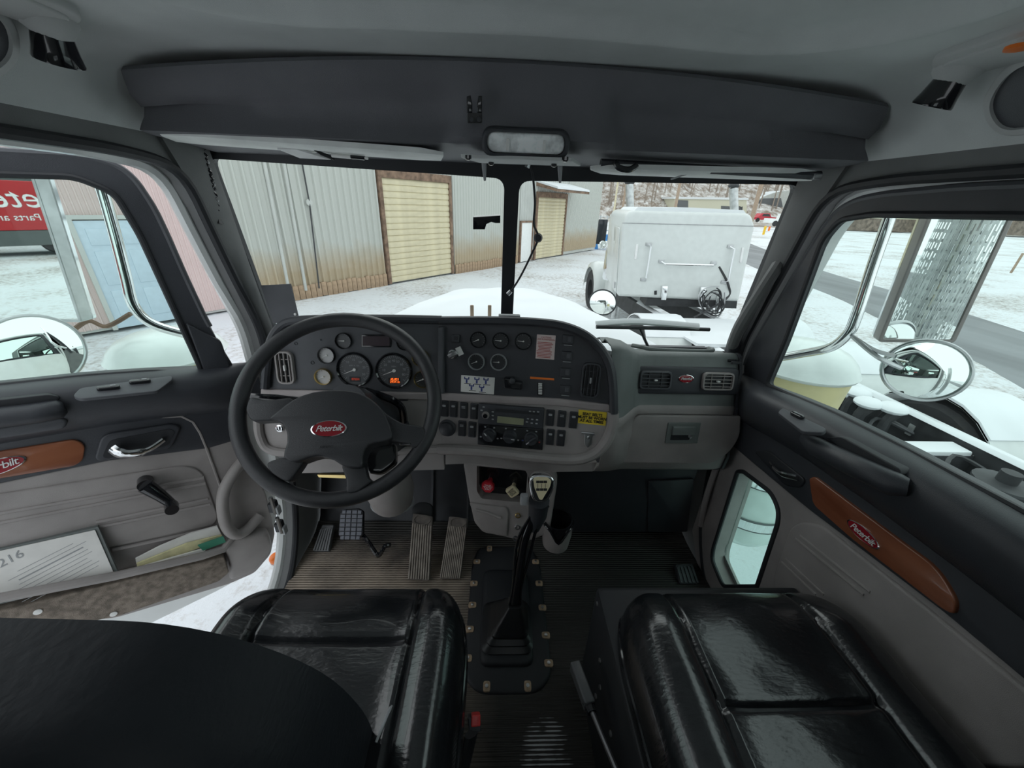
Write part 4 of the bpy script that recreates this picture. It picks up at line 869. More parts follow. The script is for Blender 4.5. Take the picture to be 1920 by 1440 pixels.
dtr('handle_bezel', FR_, [(1412, 846), (1440, 845), (1510, 900), (1500, 915), (1470, 910)], .015, .025, 'rubber', d2, .015, .003)
g = G(); q = T(FR_, [(1420, 760), (1500, 700)], .0)
# strap handle on the hinge post
g = G(); pp = spline([P(1348, 868, y=1.06), P(1338, 890, y=1.05), P(1322, 940, y=1.04), P(1314, 985, y=1.05)], 5); g.tube(pp, .010, 8); ob('post_handle', g, 'grey_plastic', M=None, label='slim grey grab strap on the passenger hinge post', cat='grab handle')

# ============================================================ SEATS
def cushion(cx, cy, w, dep, zt, seams_x, seam_y, name, parent, m='leather', bol=.03, front=.07):
    nx, ny = 110, 110; secs = []
    for j in range(ny + 1):
        b = j / ny; y = cy + dep * (b - .5); row = []
        ef = sstep(1.0, .80, b); eb = sstep(0, .06, b)
        hw = w / 2 * (1 - .10 * (1 - math.sqrt(max(0, 1 - max(0, (b - .72) / .28) ** 2))) * 2.2)
        for i in range(nx + 1):
            a = i / nx * 2 - 1; x = cx + hw * a; ax = abs(a)
            z = zt - front * (1 - math.sqrt(max(0, 1 - max(0, (b - .78) / .22) ** 2)))
            z -= .085 * (1 - math.sqrt(max(0, 1 - max(0, (ax - .80) / .20) ** 2)))
            sx = abs(x - cx) - seams_x
            z += bol * math.exp(-((sx - .045) / .05) ** 2) * (1 if sx > -.03 else sstep(-.10, -.03, sx)) * sstep(1.02, .8, b)
            z -= .010 * math.exp(-(sx / .005) ** 2)
            if abs(x - cx) < seams_x: z -= .008 * math.exp(-((y - seam_y) / .006) ** 2); z += .0012 * math.sin(x * 23 + y * 9) * math.sin(y * 31)
            z += .0007 * math.sin(x * 41 + 1) * math.sin(y * 37 + x * 20)
            row.append((x, y, z))
        secs.append(row)
    g = G(); g.loft(secs)
    # skirt down to the seat pan
    edge = [r[-1] for r in secs] + [p for p in secs[-1][::-1]][1:] + [r[0] for r in secs[::-1]][1:] + [p for p in secs[0]][1:-1]
    low = [(cx + (p[0] - cx) * 1.01, p[1], zt - .16) for p in edge]; mid = [(cx + (p[0] - cx) * 1.02, cy + (p[1] - cy) * 1.01, (p[2] + zt - .16) / 2) for p in edge]
    n = len(edge); g2 = G(); v = edge + mid + low; f = [(i, (i + 1) % n, n + (i + 1) % n, n + i) for i in range(n)] + [(n + i, n + (i + 1) % n, 2 * n + (i + 1) % n, 2 * n + i) for i in range(n)]
    g.add(v, f + [tuple(2 * n + i for i in range(n))]); o = ob(name, g, m, parent, smooth=70)
    g = G(); g.tube(edge, .0035, 6, closed=True); ob('piping', g, 'gloss_black', o)
    return o, secs
ds = thing('driver_seat', (-.345, .25, 0), 'black leather driver seat seen from behind, its cushion below the wheel', 'seat')
cushion(-.335, .305, .50, .57, .496, .150, .445, 'cushion', ds)
MS = frame((-.475, .215, .635), (1, 0, 0), (0, -.14, 1))
g = G(); q = rnd([(-.25, -.34), (.25, -.34), (.265, -.05), (.235, .10), (.13, .205), (-.14, .222), (-.25, .13), (-.265, -.05)], [.05, .05, .1, .1, .12, .12, .1, .1], 6)
g.plate(q, -.07, .055, .05, 5); ob('backrest', g, 'seat_cloth', ds, MS, smooth=70)
g = G(); g.box((-.335, .26, .17), (.34, .36, .30), .02); ob('pedestal', g, 'rubber', ds)
g = G(); g.tube([(-.188, .36, .50), (-.195, .33, .503), (-.205, .29, .503)], [.001, .0035, .002], 8); ob('torn_seam', g, 'print_grey', ds, label='torn seam showing pale foam')
bt = thing('seat_belt_buckle', P(880, 1400, z=.30), 'black seat belt buckle with a red button beside the driver seat', 'buckle')
MB = frame(P(893, 1352, z=.33), (1, .15, 0), (.1, .75, .6))
g = G(); g.plate(rnd(T(MB, [(876, 1345), (900, 1345), (903, 1372), (880, 1376)], 0), .004), -.02, .0, .003); ob('body', g, 'black_plastic', bt, MB)
g = G(); g.plate(rnd(T(MB, [(884, 1341), (901, 1340), (901, 1362), (883, 1364)], .002), .003), -.016, .003, .002); ob('button', g, 'buckle_red', bt, MB)
g = G(); a = P(884, 1375, z=.325); b = P(862, 1470, z=.24); g.tube([a, a.lerp(b, .5), b], .017, 8, flat=.5); ob('stalk', g, 'rubber', bt)

ps = thing('passenger_seat', (.49, .25, 0), 'black leather passenger seat cushion on a black box base', 'seat')
cushion(.492, .285, .515, .56, .50, .140, .330, 'cushion', ps, bol=.022, front=.05)
MPs = frame((.50, -.12, .74), (1, 0, 0), (0, -.12, 1)); g = G(); g.plate(rnd([(-.24, -.28), (.24, -.28), (.25, .1), (.15, .28), (-.15, .28), (-.25, .1)], [.05, .05, .1, .1, .1, .1], 6), -.055, .055, .05, 5); ob('backrest', g, 'seat_cloth', ps, MPs, smooth=70)  # out of view, added to keep rear light off the passenger door
g = G(); g.box((.4825, .305, .20), (.515, .65, .39), .012); bx = ob('base_box', g, 'rubber', ps)
for y, z in ((.60, .37), (.52, .28), (.49, .23), (.40, .24), (.32, .24), (.50, .17)):
    g = G(); g.lathe([(.006, 0), (.006, .003), (0, .005)], 10); ob('screw', g, 'steel', bx, Matrix.Translation((.225, y, z)) @ Matrix.Rotation(-PI / 2, 4, 'Y'))

# ============================================================ SHIFTER, PEDALS, LEVERS
gs = thing('gear_shift', (.012, .80, 0), 'tall black gear lever with a chrome edged shift knob', 'gear lever')
q = rnd([(-.095, 1.075), (.115, 1.075), (.145, 1.0), (.145, .62), (.10, .575), (-.07, .575), (-.115, .62), (-.115, 1.0)], .03)
MZ = Matrix.Identity(4)
g = G(); g.plate(q, .0, .028, .012); bp_ = ob('boot_plate', g, 'rubber', gs, MZ)
mat('bellows_rubber', (.014, .015, .017), .38)
mat('bolt_rust', (.42, .30, .20), .6, var=.25, vs=80)
for x, y in ((-.10, 1.0), (-.105, .91), (-.105, .83), (-.108, .75), (-.108, .665), (.13, 1.0), (.135, .91), (.138, .82), (.14, .73), (.14, .65), (-.045, .592), (.07, .592), (.06, 1.06), (-.05, 1.06)):
    s = -1 if x < 0 else 1; e = (abs(y - .592) < .01 or y > 1.05)
    g = G(); g.plate(rr(0, 0, .020 if e else .026, .026 if e else .020, .007), .0255, .031, .001); t = ob('tab', g, 'bolt_rust', bp_, Matrix.Translation((x + (0 if e else s * -.004), y, 0)))
    g = G(); g.lathe([(.005, .030), (.005, .034), (0, .035)], 8); ob('bolt', g, 'steel', t, Matrix.Translation((x + (0 if e else s * -.004), y, 0)))
g = G(); g.plate(rr(.012, .80, .16, .32, .03), .02, .045, .015); ob('boot_deck', g, 'rubber', gs, MZ)
top = P(965, 1130, z=.17); secs = []
for k in range(13):
    t = k / 12; c = Vector((.012, .745, .04)).lerp(top, t); w = .074 * (1 - t) + .018 * t + (.009 if k % 2 else 0) * (1 - t); secs.append([(a + c.x, b + c.y, c.z) for a, b in rr(0, 0, w * 2, w * 2.1, w * .35, 3)])
g = G(); g.loft(secs, closed=True, caps=True); ob('bellows', g, 'bellows_rubber', gs, smooth=50)
kn_ = P(1013, 945, y=.785); pts = spline([top, P(972, 1080, y=.765), P(984, 1010, y=.775), P(1003, 965, y=.785), kn_], 5)
g = G(); g.tube(pts, [.014] * 8 + [.013] * (len(pts) - 8), 12); ob('lever', g, 'gloss_black', gs)
for dx, wob in ((-.016, .004), (.018, -.006)):
    g = G(); g.tube([Vector(p) + Vector((dx + wob * math.sin(i * .5), -.006, 0)) for i, p in enumerate(pts)], .0045, 8); ob('air_line', g, 'gloss_black', gs)
MKN = frame(P(1015, 915, y=.775), (1, 0, 0), (0, .42, .9))
ko = [(992.5, 898), (1000, 891), (1015, 889), (1032, 892), (1040, 902), (1036, 920), (1026, 938), (1011, 942), (999, 936), (993, 916)]
g = G(); q = T(MKN, ko); q = [p[:2] for p in spline([(*p, 0) for p in q], 3, True)]; g.plate(q, -.030, .006, .005); ob('knob', g, 'chrome', gs, MKN, smooth=60)
ki = inset(q if sum(q[i][0] * q[(i + 1) % len(q)][1] - q[(i + 1) % len(q)][0] * q[i][1] for i in range(len(q))) > 0 else q[::-1], .005)
g = G(); g.plate(ki, .0, .0085, .002); kp = ob('knob_inset', g, 'gloss_black', gs, MKN)
fp = [(999.5, 897), (1006, 894), (1027, 895), (1034, 901), (1031, 913), (1016, 938), (1011, 936), (1002, 915)]
g = G(); g.plate(rnd(T(MKN, fp, .009), .005), .008, .0095); ob('shift_plate', g, 'knob_cream', kp, MKN, smooth=0)
for a in (1008.5, 1015.5, 1022.5):
    for b in (903.5, 918):
        g = G(); g.box((0, 0, 0), (.009, .0065, .0006)); ob('gear_mark', g, 'print_black', kp, at(MKN, a, b, .0098), smooth=0)
    g = G(); g.box((0, 0, 0), (.0012, .012, .0005)); ob('gate_line', g, 'print_black', kp, at(MKN, a, 911, .0098), smooth=0)
g = G(); g.tube([P(1011, 938, y=.78), P(1008, 965, y=.79), P(1000, 990, y=.79)], [.028, .026, .018], 16); ob('grip', g, 'black_plastic', gs, smooth=60)
g = G(); g.box(P(983, 935, y=.775), (.022, .02, .028), .006); ob('splitter_button', g, 'print_grey', gs)

def treadle(name, pts, o, v, label, ribs, cap, m='pedal_rubber', group=None):
    M = frame(o, (1, 0, 0), v); th = thing(name, o, label, 'pedal', group); q = T(M, pts)
    g = G(); g.plate(rnd(q, .006), -.018, 0, .003); ob('pad', g, m, th, M)
    g = G(); (x0, y0), (x1, y1), (x2, y2), (x3, y3) = q
    for k in range(ribs):
        t = (k + .5) / ribs; a = Vector((x0, y0)).lerp(Vector((x1, y1)), t); b = Vector((x3, y3)).lerp(Vector((x2, y2)), t); w = abs(x1 - x0) / ribs * .28
        b = a.lerp(b, .84); g.plate([(a.x - w, a.y + .004), (a.x + w, a.y + .004), (b.x + w, b.y), (b.x - w, b.y)], 0, .004)
    ob('ribs', g, 'pedal_dust' if m == 'pedal_rubber' else m, th, M, smooth=0, kind='stuff')
    a = (Vector(q[2]) + Vector(q[3])) / 2; r = abs(x2 - x3) * .44; g = G(); g.lathe([(1, 0), (1, .004), (.88, .004), (.88, 0)], 22, ring=True, M=Matrix.Diagonal((r, r * .55, 1, 1))); ob('oval_mark', g, m, th, mv(M, a.x, a.y - .018))
    return th, M
tb, MBk = treadle('brake_pedal', [(764, 1087), (805, 1089), (811, 968), (774, 962)], (-.295, .915, .035), (0, .74, .67), 'dusty ribbed brake treadle left of the accelerator', 9, True, group='floor mounted treadles')
g = G(); g.plate(rnd(T(MBk, [(773, 972), (811, 972), (812, 948), (800, 941), (782, 942), (773, 950)], -.02), .015), -.045, -.018, .006); ob('heel_cap', g, 'rubber', tb, MBk)
g = G(); a = MBk @ Vector((*L(MBk, 790, 1000), -.02)); g.tube([a, (a.x, a.y + .06, .03)], .012, 8); ob('pushrod', g, 'rubber', tb)
ta, MAc = treadle('accelerator_pedal', [(824, 1085), (863, 1086), (877, 972), (842, 968)], (-.17, .925, .035), (.08, .76, .65), 'dusty ribbed accelerator treadle nearest the gear lever', 11, True, m='pedal_rubber', group='floor mounted treadles')
g = G(); a = MAc @ Vector((*L(MAc, 856, 1000), -.02)); g.tube([a, (a.x, a.y + .06, .03)], .012, 8); ob('pushrod', g, 'rubber', ta)
# clutch pedal
cl = thing('clutch_pedal', P(657, 985, y=1.06), 'grey waffle-pattern clutch pedal pad on a bent arm', 'pedal')
MCl = frame(P(657, 985, y=1.06), (1, 0, 0), (0, .55, .83)); co = [(637, 962), (645, 956), (672, 954), (681, 960), (681, 1003), (672, 1010), (645, 1013), (634, 1003)]
g = G(); g.plate(rnd(T(MCl, co), .006), -.014, 0, .003); ob('pad', g, 'rubber', cl, MCl)
(ax, ay), (bx_, by) = L(MCl, 635, 1012), L(MCl, 682, 956)
for i in range(4):
    for j in range(7):
        cx_ = ax + (bx_ - ax) * (i + .5) / 4; cy_ = ay + (by - ay) * (j + .5) / 7; g = G(); ww = (bx_ - ax) / 4 * .86; hh_ = (by - ay) / 7 * .82
        if (i in (0, 3)) and (j in (0, 6)): ww *= .75; cx_ += (.003 if i == 0 else -.003)
        g.box((cx_, cy_, .002), (ww, hh_, .004), .0012); ob('tread_block', g, 'pedal_grey', cl, MCl, smooth=0)
g = G(); g.tube(spline([P(680, 1003, y=1.06), P(692, 1018, y=1.03), P(708, 1041, y=.99), P(716, 1034, y=.99), P(722, 1024, y=1.0), P(732, 1022, y=1.01)], 5), .008, 8); ob('arm', g, 'gloss_black', cl)
# foot rest and scuff plate
for nm, l, o, v, lab in (('foot_rest', [(586, 1034), (617, 1034), (626, 984), (604, 984)], P(600, 1034, z=.03), (.03, .8, .6), 'black ribbed foot rest left of the clutch pedal'), ('scuff_plate', [(546, 1112), (586, 1112), (612, 1050), (577, 1048)], P(570, 1100, z=.012), (.25, 1, .03), 'ribbed black scuff plate at the driver door sill')):
    treadle(nm, l, o, v, lab, 6, False, 'gauge_grey')
treadle('foot_rest', [(1275, 1095), (1312, 1095), (1298, 1056), (1266, 1058)], P(1290, 1090, z=.03), (.0, .9, .4), 'small ribbed foot rest at the passenger door post', 5, False, 'black_plastic')
# floor lever with a grey grip
lv = thing('trailer_lever', P(1150, 1440, z=.16), 'thin steel floor lever with a grey grip between the seats', 'lever')
a = P(1078, 1248, z=.27); b = P(1106, 1325, z=.28); c = P(1156, 1445, z=.30)
g = G(); d = (b - a).normalized(); Q = Matrix.Translation((a + b) / 2) @ d.to_track_quat('Z', 'Y').to_matrix().to_4x4(); g.box((0, 0, 0), (.024, .03, (b - a).length), .004, M=Q); ob('grip', g, 'gauge_grey', lv)
g = G(); g.tube([b - d * .02, b.lerp(c, .5), c], [.006, .005, .006], 8); ob('rod', g, 'lever_steel', lv)
g = G(); g.tube([b - d * .01, b + d * .012], [.013, .010], 10); ob('collar', g, 'rubber', lv)
g = G(); g.tube([c, Vector((c.x + .01, c.y - .06, .0))], .007, 8); ob('pivot', g, 'lever_steel', lv)
for px, py, nm_ in ((1042, 1258, 'pebble'),):
    g = G(); g.ball(P(px, py, z=.004), .006, .005, .004); ob('pebble', g, 'print_white', label='small white pebble on the floor behind the shift boot', cat='pebble')

# hinge hardware and the orange side marker seen past the open driver door
for px, py in ((512, 948), (524, 985)):
    hg = thing('door_hinge', P(px, py, x=-.775), 'dark %s hinge of the open driver door' % ('upper' if py < 960 else 'lower'), 'hinge')
    g = G(); g.box(P(px, py, x=-.775), (.02, .03, .035), .005); ob('knuckle', g, 'rubber', hg)
    g = G(); g.tube([P(px, py, x=-.765) + Vector((0, 0, -.035)), P(px, py, x=-.765) + Vector((0, 0, .035))], .006, 8); ob('pin', g, 'steel', hg)
    g = G(); g.box(P(px + 10, py + 8, x=-.758), (.008, .02, .03), .002); ob('plate', g, 'print_grey', hg)
mk = thing('side_marker', P(518, 1046, x=-.90), 'orange side marker lamp below the open driver door edge', 'marker lamp')
g = G(); g.ball(P(518, 1046, x=-.90), .026, .026, .02); ob('lens', g, 'orange_lens', mk)
g = G(); g.lathe([(.024, -.004), (.024, .004), (0, .005)], 16, M=Matrix.Translation(P(519, 1050, x=-.90) + Vector((0, 0, -.006)))); ob('base', g, 'body_white', mk)

# ============================================================ OUTSIDE
GZ = -1.2
mat('snow', (.74, .77, .79), .7, bump=.6, bs=14, var=.03, vs=3)
mat('frame_black', (.035, .037, .04), .6, bump=.3, bs=60, var=.3, vs=9)
mat('tyre', (.03, .03, .032), .8, bump=.4, bs=80)
mat('tank_cream', (.62, .55, .30), .4, var=.06)
mat('dome_white', (.72, .78, .76), .25, var=.08, vs=8)
mat('truck_white', (.66, .69, .68), .3, coat=.3, var=.03)
mat('sheet_grey', (.50, .515, .49), .55, var=.05, vs=2)
mat('sheet_pink', (.62, .50, .475), .55, var=.04, vs=2)
mat('roller_beige', (.62, .555, .385), .6, var=.10, vs=3)
mat('old_wood', (.20, .13, .09), .8, var=.35, vs=7, bump=.5, bs=40)
mat('skirt_wood', (.38, .27, .18), .85, var=.3, vs=5, bump=.4, bs=40)
mat('door_blue', (.52, .62, .70), .5, var=.03)
mat('asphalt', (.22, .23, .24), .75, var=.18, vs=1.2, bump=.4, bs=40, stretch=(1, .15, 1))
mat('stone', (.20, .16, .13), .85, var=.4, vs=1.5, bump=.6, bs=6)
mat('siding', (.62, .60, .47), .7, var=.05)
mat('red_paint', (.45, .02, .025), .35, var=.08)
mat('car_red', (.50, .03, .05), .35)
mat('blue_paint', (.03, .22, .55), .4)
mat('yellow_paint', (.80, .50, .03), .5)
mat('pole_wood', (.36, .27, .20), .85, var=.2)
mat('bark', (.30, .25, .21), .9, var=.3)
mat('galv', (.55, .57, .57), .35, metal=.8, var=.15, vs=14)
mat('mirror_frame', (.24, .22, .21), .4, metal=.3)
mat('shed_dark', (.10, .115, .115), .7)
mat('dark_glass', (.02, .025, .03), .08)
def snowground():
    m = mat('snow_ground', (.8, .8, .8), .75); nt = m.node_tree; N = nt.nodes; K = nt.links; b = N['Principled BSDF']; tc = N.new('ShaderNodeTexCoord')
    big = N.new('ShaderNodeTexNoise'); big.inputs['Scale'].default_value = .45; big.inputs['Detail'].default_value = 6; K.new(tc.outputs['Object'], big.inputs['Vector'])
    fine = N.new('ShaderNodeTexNoise'); fine.inputs['Scale'].default_value = 9; fine.inputs['Detail'].default_value = 8; fine.inputs['Roughness'].default_value = .75; K.new(tc.outputs['Object'], fine.inputs['Vector'])
    add = N.new('ShaderNodeMath'); add.operation = 'MULTIPLY_ADD'; add.inputs[1].default_value = .75; K.new(big.outputs['Fac'], add.inputs[0]); K.new(fine.outputs['Fac'], add.inputs[2])
    hf = N.new('ShaderNodeMath'); hf.operation = 'MULTIPLY'; hf.inputs[1].default_value = .5; K.new(add.outputs[0], hf.inputs[0])
    rp = N.new('ShaderNodeValToRGB'); K.new(hf.outputs[0], rp.inputs[0]); e = rp.color_ramp.elements
    e[0].position = .425; e[0].color = (.76, .79, .82, 1); e[1].position = .56; e[1].color = (.26, .23, .20, 1); x = rp.color_ramp.elements.new(.485); x.color = (.62, .62, .62, 1)
    K.new(rp.outputs[0], b.inputs['Base Color']); bp = N.new('ShaderNodeBump'); bp.inputs['Strength'].default_value = .6; bp.inputs['Distance'].default_value = .05; K.new(fine.outputs['Fac'], bp.inputs['Height']); K.new(bp.outputs[0], b.inputs['Normal'])
snowground()
def hillmat():
    m = mat('hill_woods', (.3, .25, .2), .9); nt = m.node_tree; N = nt.nodes; K = nt.links; b = N['Principled BSDF']; tc = N.new('ShaderNodeTexCoord')
    mp = N.new('ShaderNodeMapping'); mp.inputs['Scale'].default_value = (1, 1, .3); K.new(tc.outputs['Object'], mp.inputs[0])
    a = N.new('ShaderNodeTexNoise'); a.inputs['Scale'].default_value = .6; a.inputs['Detail'].default_value = 9; a.inputs['Roughness'].default_value = .75; K.new(mp.outputs[0], a.inputs['Vector'])
    rp = N.new('ShaderNodeValToRGB'); K.new(a.outputs['Fac'], rp.inputs[0]); e = rp.color_ramp.elements
    e[0].position = .42; e[0].color = (.22, .17, .13, 1); e[1].position = .64; e[1].color = (.72, .71, .70, 1); K.new(rp.outputs[0], b.inputs['Base Color'])
hillmat()
# ground, road, hill
random.seed(3)
g = G(); xs = [-60 + 220 * (i / 80) for i in range(81)]; ys = [-40 + 160 * (j / 80) for j in range(81)]
g.loft([[(x, y, GZ + .03 * math.sin(x * 1.7 + y) * math.sin(y * 1.3) - .04 + (1.0 * sstep(22, 60, x - .35 * y) if x > 14 else 0) * .0) for x in xs] for y in ys])
ob('ground', g, 'snow_ground', M=Matrix.Identity(4), smooth=60, kind='structure', label='snow covered gravel yard', cat='ground')
g = G(); nr = [(16.5, 34), (12.5, 19.2), (11.7, 14.05), (10.15, 9.5), (9.14, 6.6), (8.48, 5.27), (6.0, -1), (3.0, -9), (-3, -25)]; fr = [(24, 40), (19.6, 28.9), (15.85, 19), (14.57, 13.67), (13.1, 8.8), (11.9, 5.5), (10, 0), (7.5, -9), (2, -25)]
from_ = lambda l, n: [l[0]] + l[1:]
a = spline([(*p, 0) for p in nr], 4); b = spline([(*p, 0) for p in fr], 4)
g.loft([[(p[0], p[1], GZ - .06), (p[0] * .95 + q[0] * .05, p[1] * .95 + q[1] * .05, GZ + .01), ((p[0] + q[0]) / 2, (p[1] + q[1]) / 2, GZ + .05), (q[0] * .95 + p[0] * .05, q[1] * .95 + p[1] * .05, GZ + .01), (q[0], q[1], GZ - .06)] for p, q in zip(a, b)])
ob('road', g, 'asphalt', M=Matrix.Identity(4), smooth=60, thick=.04, kind='structure', label='wet grey road with snowy verges', cat='road')
g = G(); xs = [-80 + 400 * i / 60 for i in range(61)]; ys = [75 + 140 * j / 20 for j in range(21)]
def hz(x, y): return GZ + max(0, (y - 95 - .1 * abs(x - 40)) * .55) * (1 + .15 * math.sin(x * .05)) + 1.0 * math.sin(x * .21) * sstep(90, 110, y)
g.loft([[(x, y, hz(x, y)) for x in xs] for y in ys]); ob('hillside', g, 'hill_woods', M=Matrix.Identity(4), smooth=60, kind='structure', label='bare wooded hillside with patches of snow', cat='hill')
g = G()
for k in range(1100):
    x = random.uniform(-10, 190); y = random.uniform(100, 165); z = hz(x, y); h = random.uniform(6, 12); lean = random.uniform(-.6, .6)
    g.tube([(x, y, z - .3), (x + lean * .5, y, z + h * .5), (x + lean, y, z + h)], [.16, .11, .03], 4, caps=False)
    for j in range(4):
        t = random.uniform(.4, .9); a = random.uniform(-2, 2); g.tube([(x + lean * t, y, z + h * t), (x + lean * t + a, y + random.uniform(-1, 1), z + h * t + random.uniform(.8, 2))], [.05, .02], 3, caps=False)
ob('bare_woods', g, 'bark', M=Matrix.Identity(4), smooth=0, kind='stuff', label='bare brown winter trees covering the hillside', cat='trees')

# ---------------------------------------------------------------- warehouse
FB_ = frame((-1.82, 14.75, GZ), (.6, .8, 0), (0, 0, 1))
wh = thing('warehouse', FB_ @ Vector((0, 0, 0)), 'long corrugated metal warehouse with beige roller doors', 'building')
def sheetmat(base, name):
    m = mat(name, base, .55); nt = m.node_tree; N = nt.nodes; K = nt.links; b = N['Principled BSDF']; tc = N.new('ShaderNodeTexCoord'); sp = N.new('ShaderNodeSeparateXYZ'); K.new(tc.outputs['Object'], sp.inputs[0])
    nz = N.new('ShaderNodeTexNoise'); nz.inputs['Scale'].default_value = 1.2; nz.inputs['Detail'].default_value = 6; K.new(tc.outputs['Object'], nz.inputs['Vector'])
    ma = N.new('ShaderNodeMath'); ma.operation = 'MULTIPLY_ADD'; ma.inputs[1].default_value = -.9; K.new(nz.outputs['Fac'], ma.inputs[0]); K.new(sp.outputs['Y'], ma.inputs[2])
    rp = N.new('ShaderNodeValToRGB'); K.new(ma.outputs[0], rp.inputs[0]); e = rp.color_ramp.elements; e[0].position = 0.0; e[0].color = (.43, .35, .24, 1); e[1].position = .75; e[1].color = (*base, 1)
    K.new(rp.outputs[0], b.inputs['Base Color']); return m
sheetmat((.50, .515, .48), 'sheet_rusty')
def corr(w, h, pitch, amp):
    n = max(1, round(w / pitch)); p = w / n; pts = []
    for k in range(n): pts += [(k * p, 0), (k * p + p * .55, 0), (k * p + p * .68, amp), (k * p + p * .87, amp)]
    pts.append((w, 0)); g = G(); g.loft([[(x, y, d) for x, d in pts] for y in (0, h)]); return g
sheets = {}
def sheet(t0, t1, z0, z1, pitch, amp, m):
    key = (round(t1 - t0, 3), round(z1 - z0, 3), pitch, m); Q = FB_ @ Matrix.Translation((t0, z0, 0))
    if key in sheets: return ob('wall_sheet', sheets[key], m, wh, Q)
    o = ob('wall_sheet', corr(t1 - t0, z1 - z0, pitch, amp), m, wh, Q, smooth=0); sheets[key] = o.data; return o
t = -11.4
while t < -7.05: 
    if not (-9.36 < t < -8.3): sheet(t, t + .35, .05, 5.2, .0875, .02, 'sheet_pink')
    else: sheet(t, t + .35, 1.98, 5.2, .0875, .02, 'sheet_pink')
    t += .35
for k in range(4): sheet(-7.0 + k * 1.0, -6.0 + k * 1.0, .15, 5.2, .2, .05, 'sheet_rusty')
sheet(-2.95, -.05, 3.2, 5.2, .2, .03, 'sheet_grey')
for k in range(4): sheet(.15 + k * 1.05, 1.2 + k * 1.05, .15, 5.2, .15, .025, 'sheet_rusty')
sheet(4.4, 5.4, 1.75, 5.2, .2, .03, 'sheet_grey'); sheet(5.4, 5.7, .1, 5.2, .15, .03, 'sheet_grey'); sheet(5.7, 8.6, 2.95, 5.2, .2, .03, 'sheet_grey')
for k in range(4): sheet(8.75 + k * 1.05, 9.8 + k * 1.05, .15, 5.2, .15, .025, 'sheet_rusty')
g = G(); g.box((.8, 2.6, -6.1), (26.5, 5.2, 12), 0, M=FB_) if False else g.plate([(-11.5, .0), (12.95, .0), (12.95, 5.2), (-11.5, 5.2)], -8, -.02); ob('inner_wall', g, 'sheet_grey', wh, FB_, smooth=0)
g = G(); k0 = 0
sk = None
for k in range(26):
    t = -6.95 + k * .155
    g = G() if sk is None else None
    if sk is None: g.box((0, .15, 0), (.14, .36, .03), .004); sk = ob('skirt_board', g, 'skirt_wood', wh, FB_ @ Matrix.Translation((t, 0, .05)), smooth=0).data
    else: ob('skirt_board', sk, None, wh, FB_ @ Matrix.Translation((t, random.uniform(-.02, .02), .05)))
for k in range(26): ob('skirt_board', sk, None, wh, FB_ @ Matrix.Translation((.2 + k * .16, random.uniform(-.06, -.01), .05)))
def rdoor(t0, t1, zt, n):
    g = G(); g.plate([(t0 - .12, 0), (t0, 0), (t0, zt), (t1, zt), (t1, 0), (t1 + .12, 0), (t1 + .12, zt + .22), (t0 - .12, zt + .22)], -.02, .09); ob('door_frame', g, 'old_wood', wh, FB_, smooth=0)
    h = (zt - .02) / n; m_ = None
    for k in range(n):
        Q = FB_ @ Matrix.Translation(((t0 + t1) / 2, .02 + h * (k + .5), .02))
        if m_ is None:
            g = G(); w = (t1 - t0) / 2; g.loft([[(x, -h / 2, 0), (x, -h * .42, .03), (x, h * .1, .035), (x, h * .40, .012), (x, h / 2, 0)] for x in (-w, w)]); m_ = ob('door_slat', g, 'roller_beige', wh, Q, smooth=30).data
        else: ob('door_slat', m_, None, wh, Q)
rdoor(-2.85, -.10, 3.0, 17); rdoor(5.75, 8.45, 2.75, 18)
# man doors, down pipes, cable, canopy
g = G(); g.plate([(-9.33, .02), (-8.32, .02), (-8.32, 1.93), (-9.33, 1.93)], .01, .06, .004); bd = ob('entry_door', g, 'door_blue', wh, FB_, label='pale blue six-panel entry door')
for i in range(2):
    for z0, z1 in ((.18, .72), (.82, 1.42), (1.52, 1.80)):
        a = -9.22 + i * .46; g = G(); g.plate([(a, z0), (a + .34, z0), (a + .34, z1), (a, z1)], .055, .075, .012, 2); ob('panel', g, 'door_blue', bd, FB_)
g = G(); g.plate([(-9.40, 0), (-9.33, 0), (-9.33, 1.95), (-8.32, 1.95), (-8.32, 0), (-8.25, 0), (-8.25, 2.02), (-9.40, 2.02)], .0, .08); ob('entry_frame', g, 'sheet_grey', bd, FB_, smooth=0)
g = G(); g.plate([(4.45, .0), (5.35, .0), (5.35, 1.68), (4.45, 1.68)], .01, .06, .004); pd = ob('man_door', g, 'body_white', wh, FB_); pd['label'] = 'small white man door'
g = G(); g.plate([(4.38, 0), (4.45, 0), (4.45, 1.68), (5.35, 1.68), (5.35, 0), (5.42, 0), (5.42, 1.76), (4.38, 1.76)], .0, .09); ob('man_door_frame', g, 'old_wood', wh, FB_, smooth=0)
for a in (-5.93, -5.5):
    g = G(); g.tube([(a, 5, .09), (a - .12, .2, .09)], .038, 8); ob('down_pipe', g, 'sheet_grey', wh, FB_)
g = G(); g.tube([(-5.12, 5, .08), (-5.1, 2.3, .08), (-5.25, .2, .08)], .018, 6); ob('cable', g, 'frame_black', wh, FB_)
g = G(); g.lathe([(.08, 0), (.08, .04), (0, .05)], 12); ob('junction_box', g, 'sheet_grey', wh, FB_ @ Matrix.Translation((-5.1, 2.3, .05)))
g = G(); g.loft([[(x, 3.35, 0), (x, 3.08, 1.1), (x, 2.98, 1.1), (x, 3.2, 0)] for x in (5.6, 8.9)], closed=True, caps=True); ob('canopy', g, 'old_wood', wh, FB_, smooth=0)
g = G(); g.loft([[(x, 3.35, 0), (x, 3.42, .0), (x, 3.18, 1.1), (x, 3.09, 1.12)] for x in (5.62, 7.2, 8.88)], closed=True, caps=True); ob('canopy_snow', g, 'snow', wh, FB_)

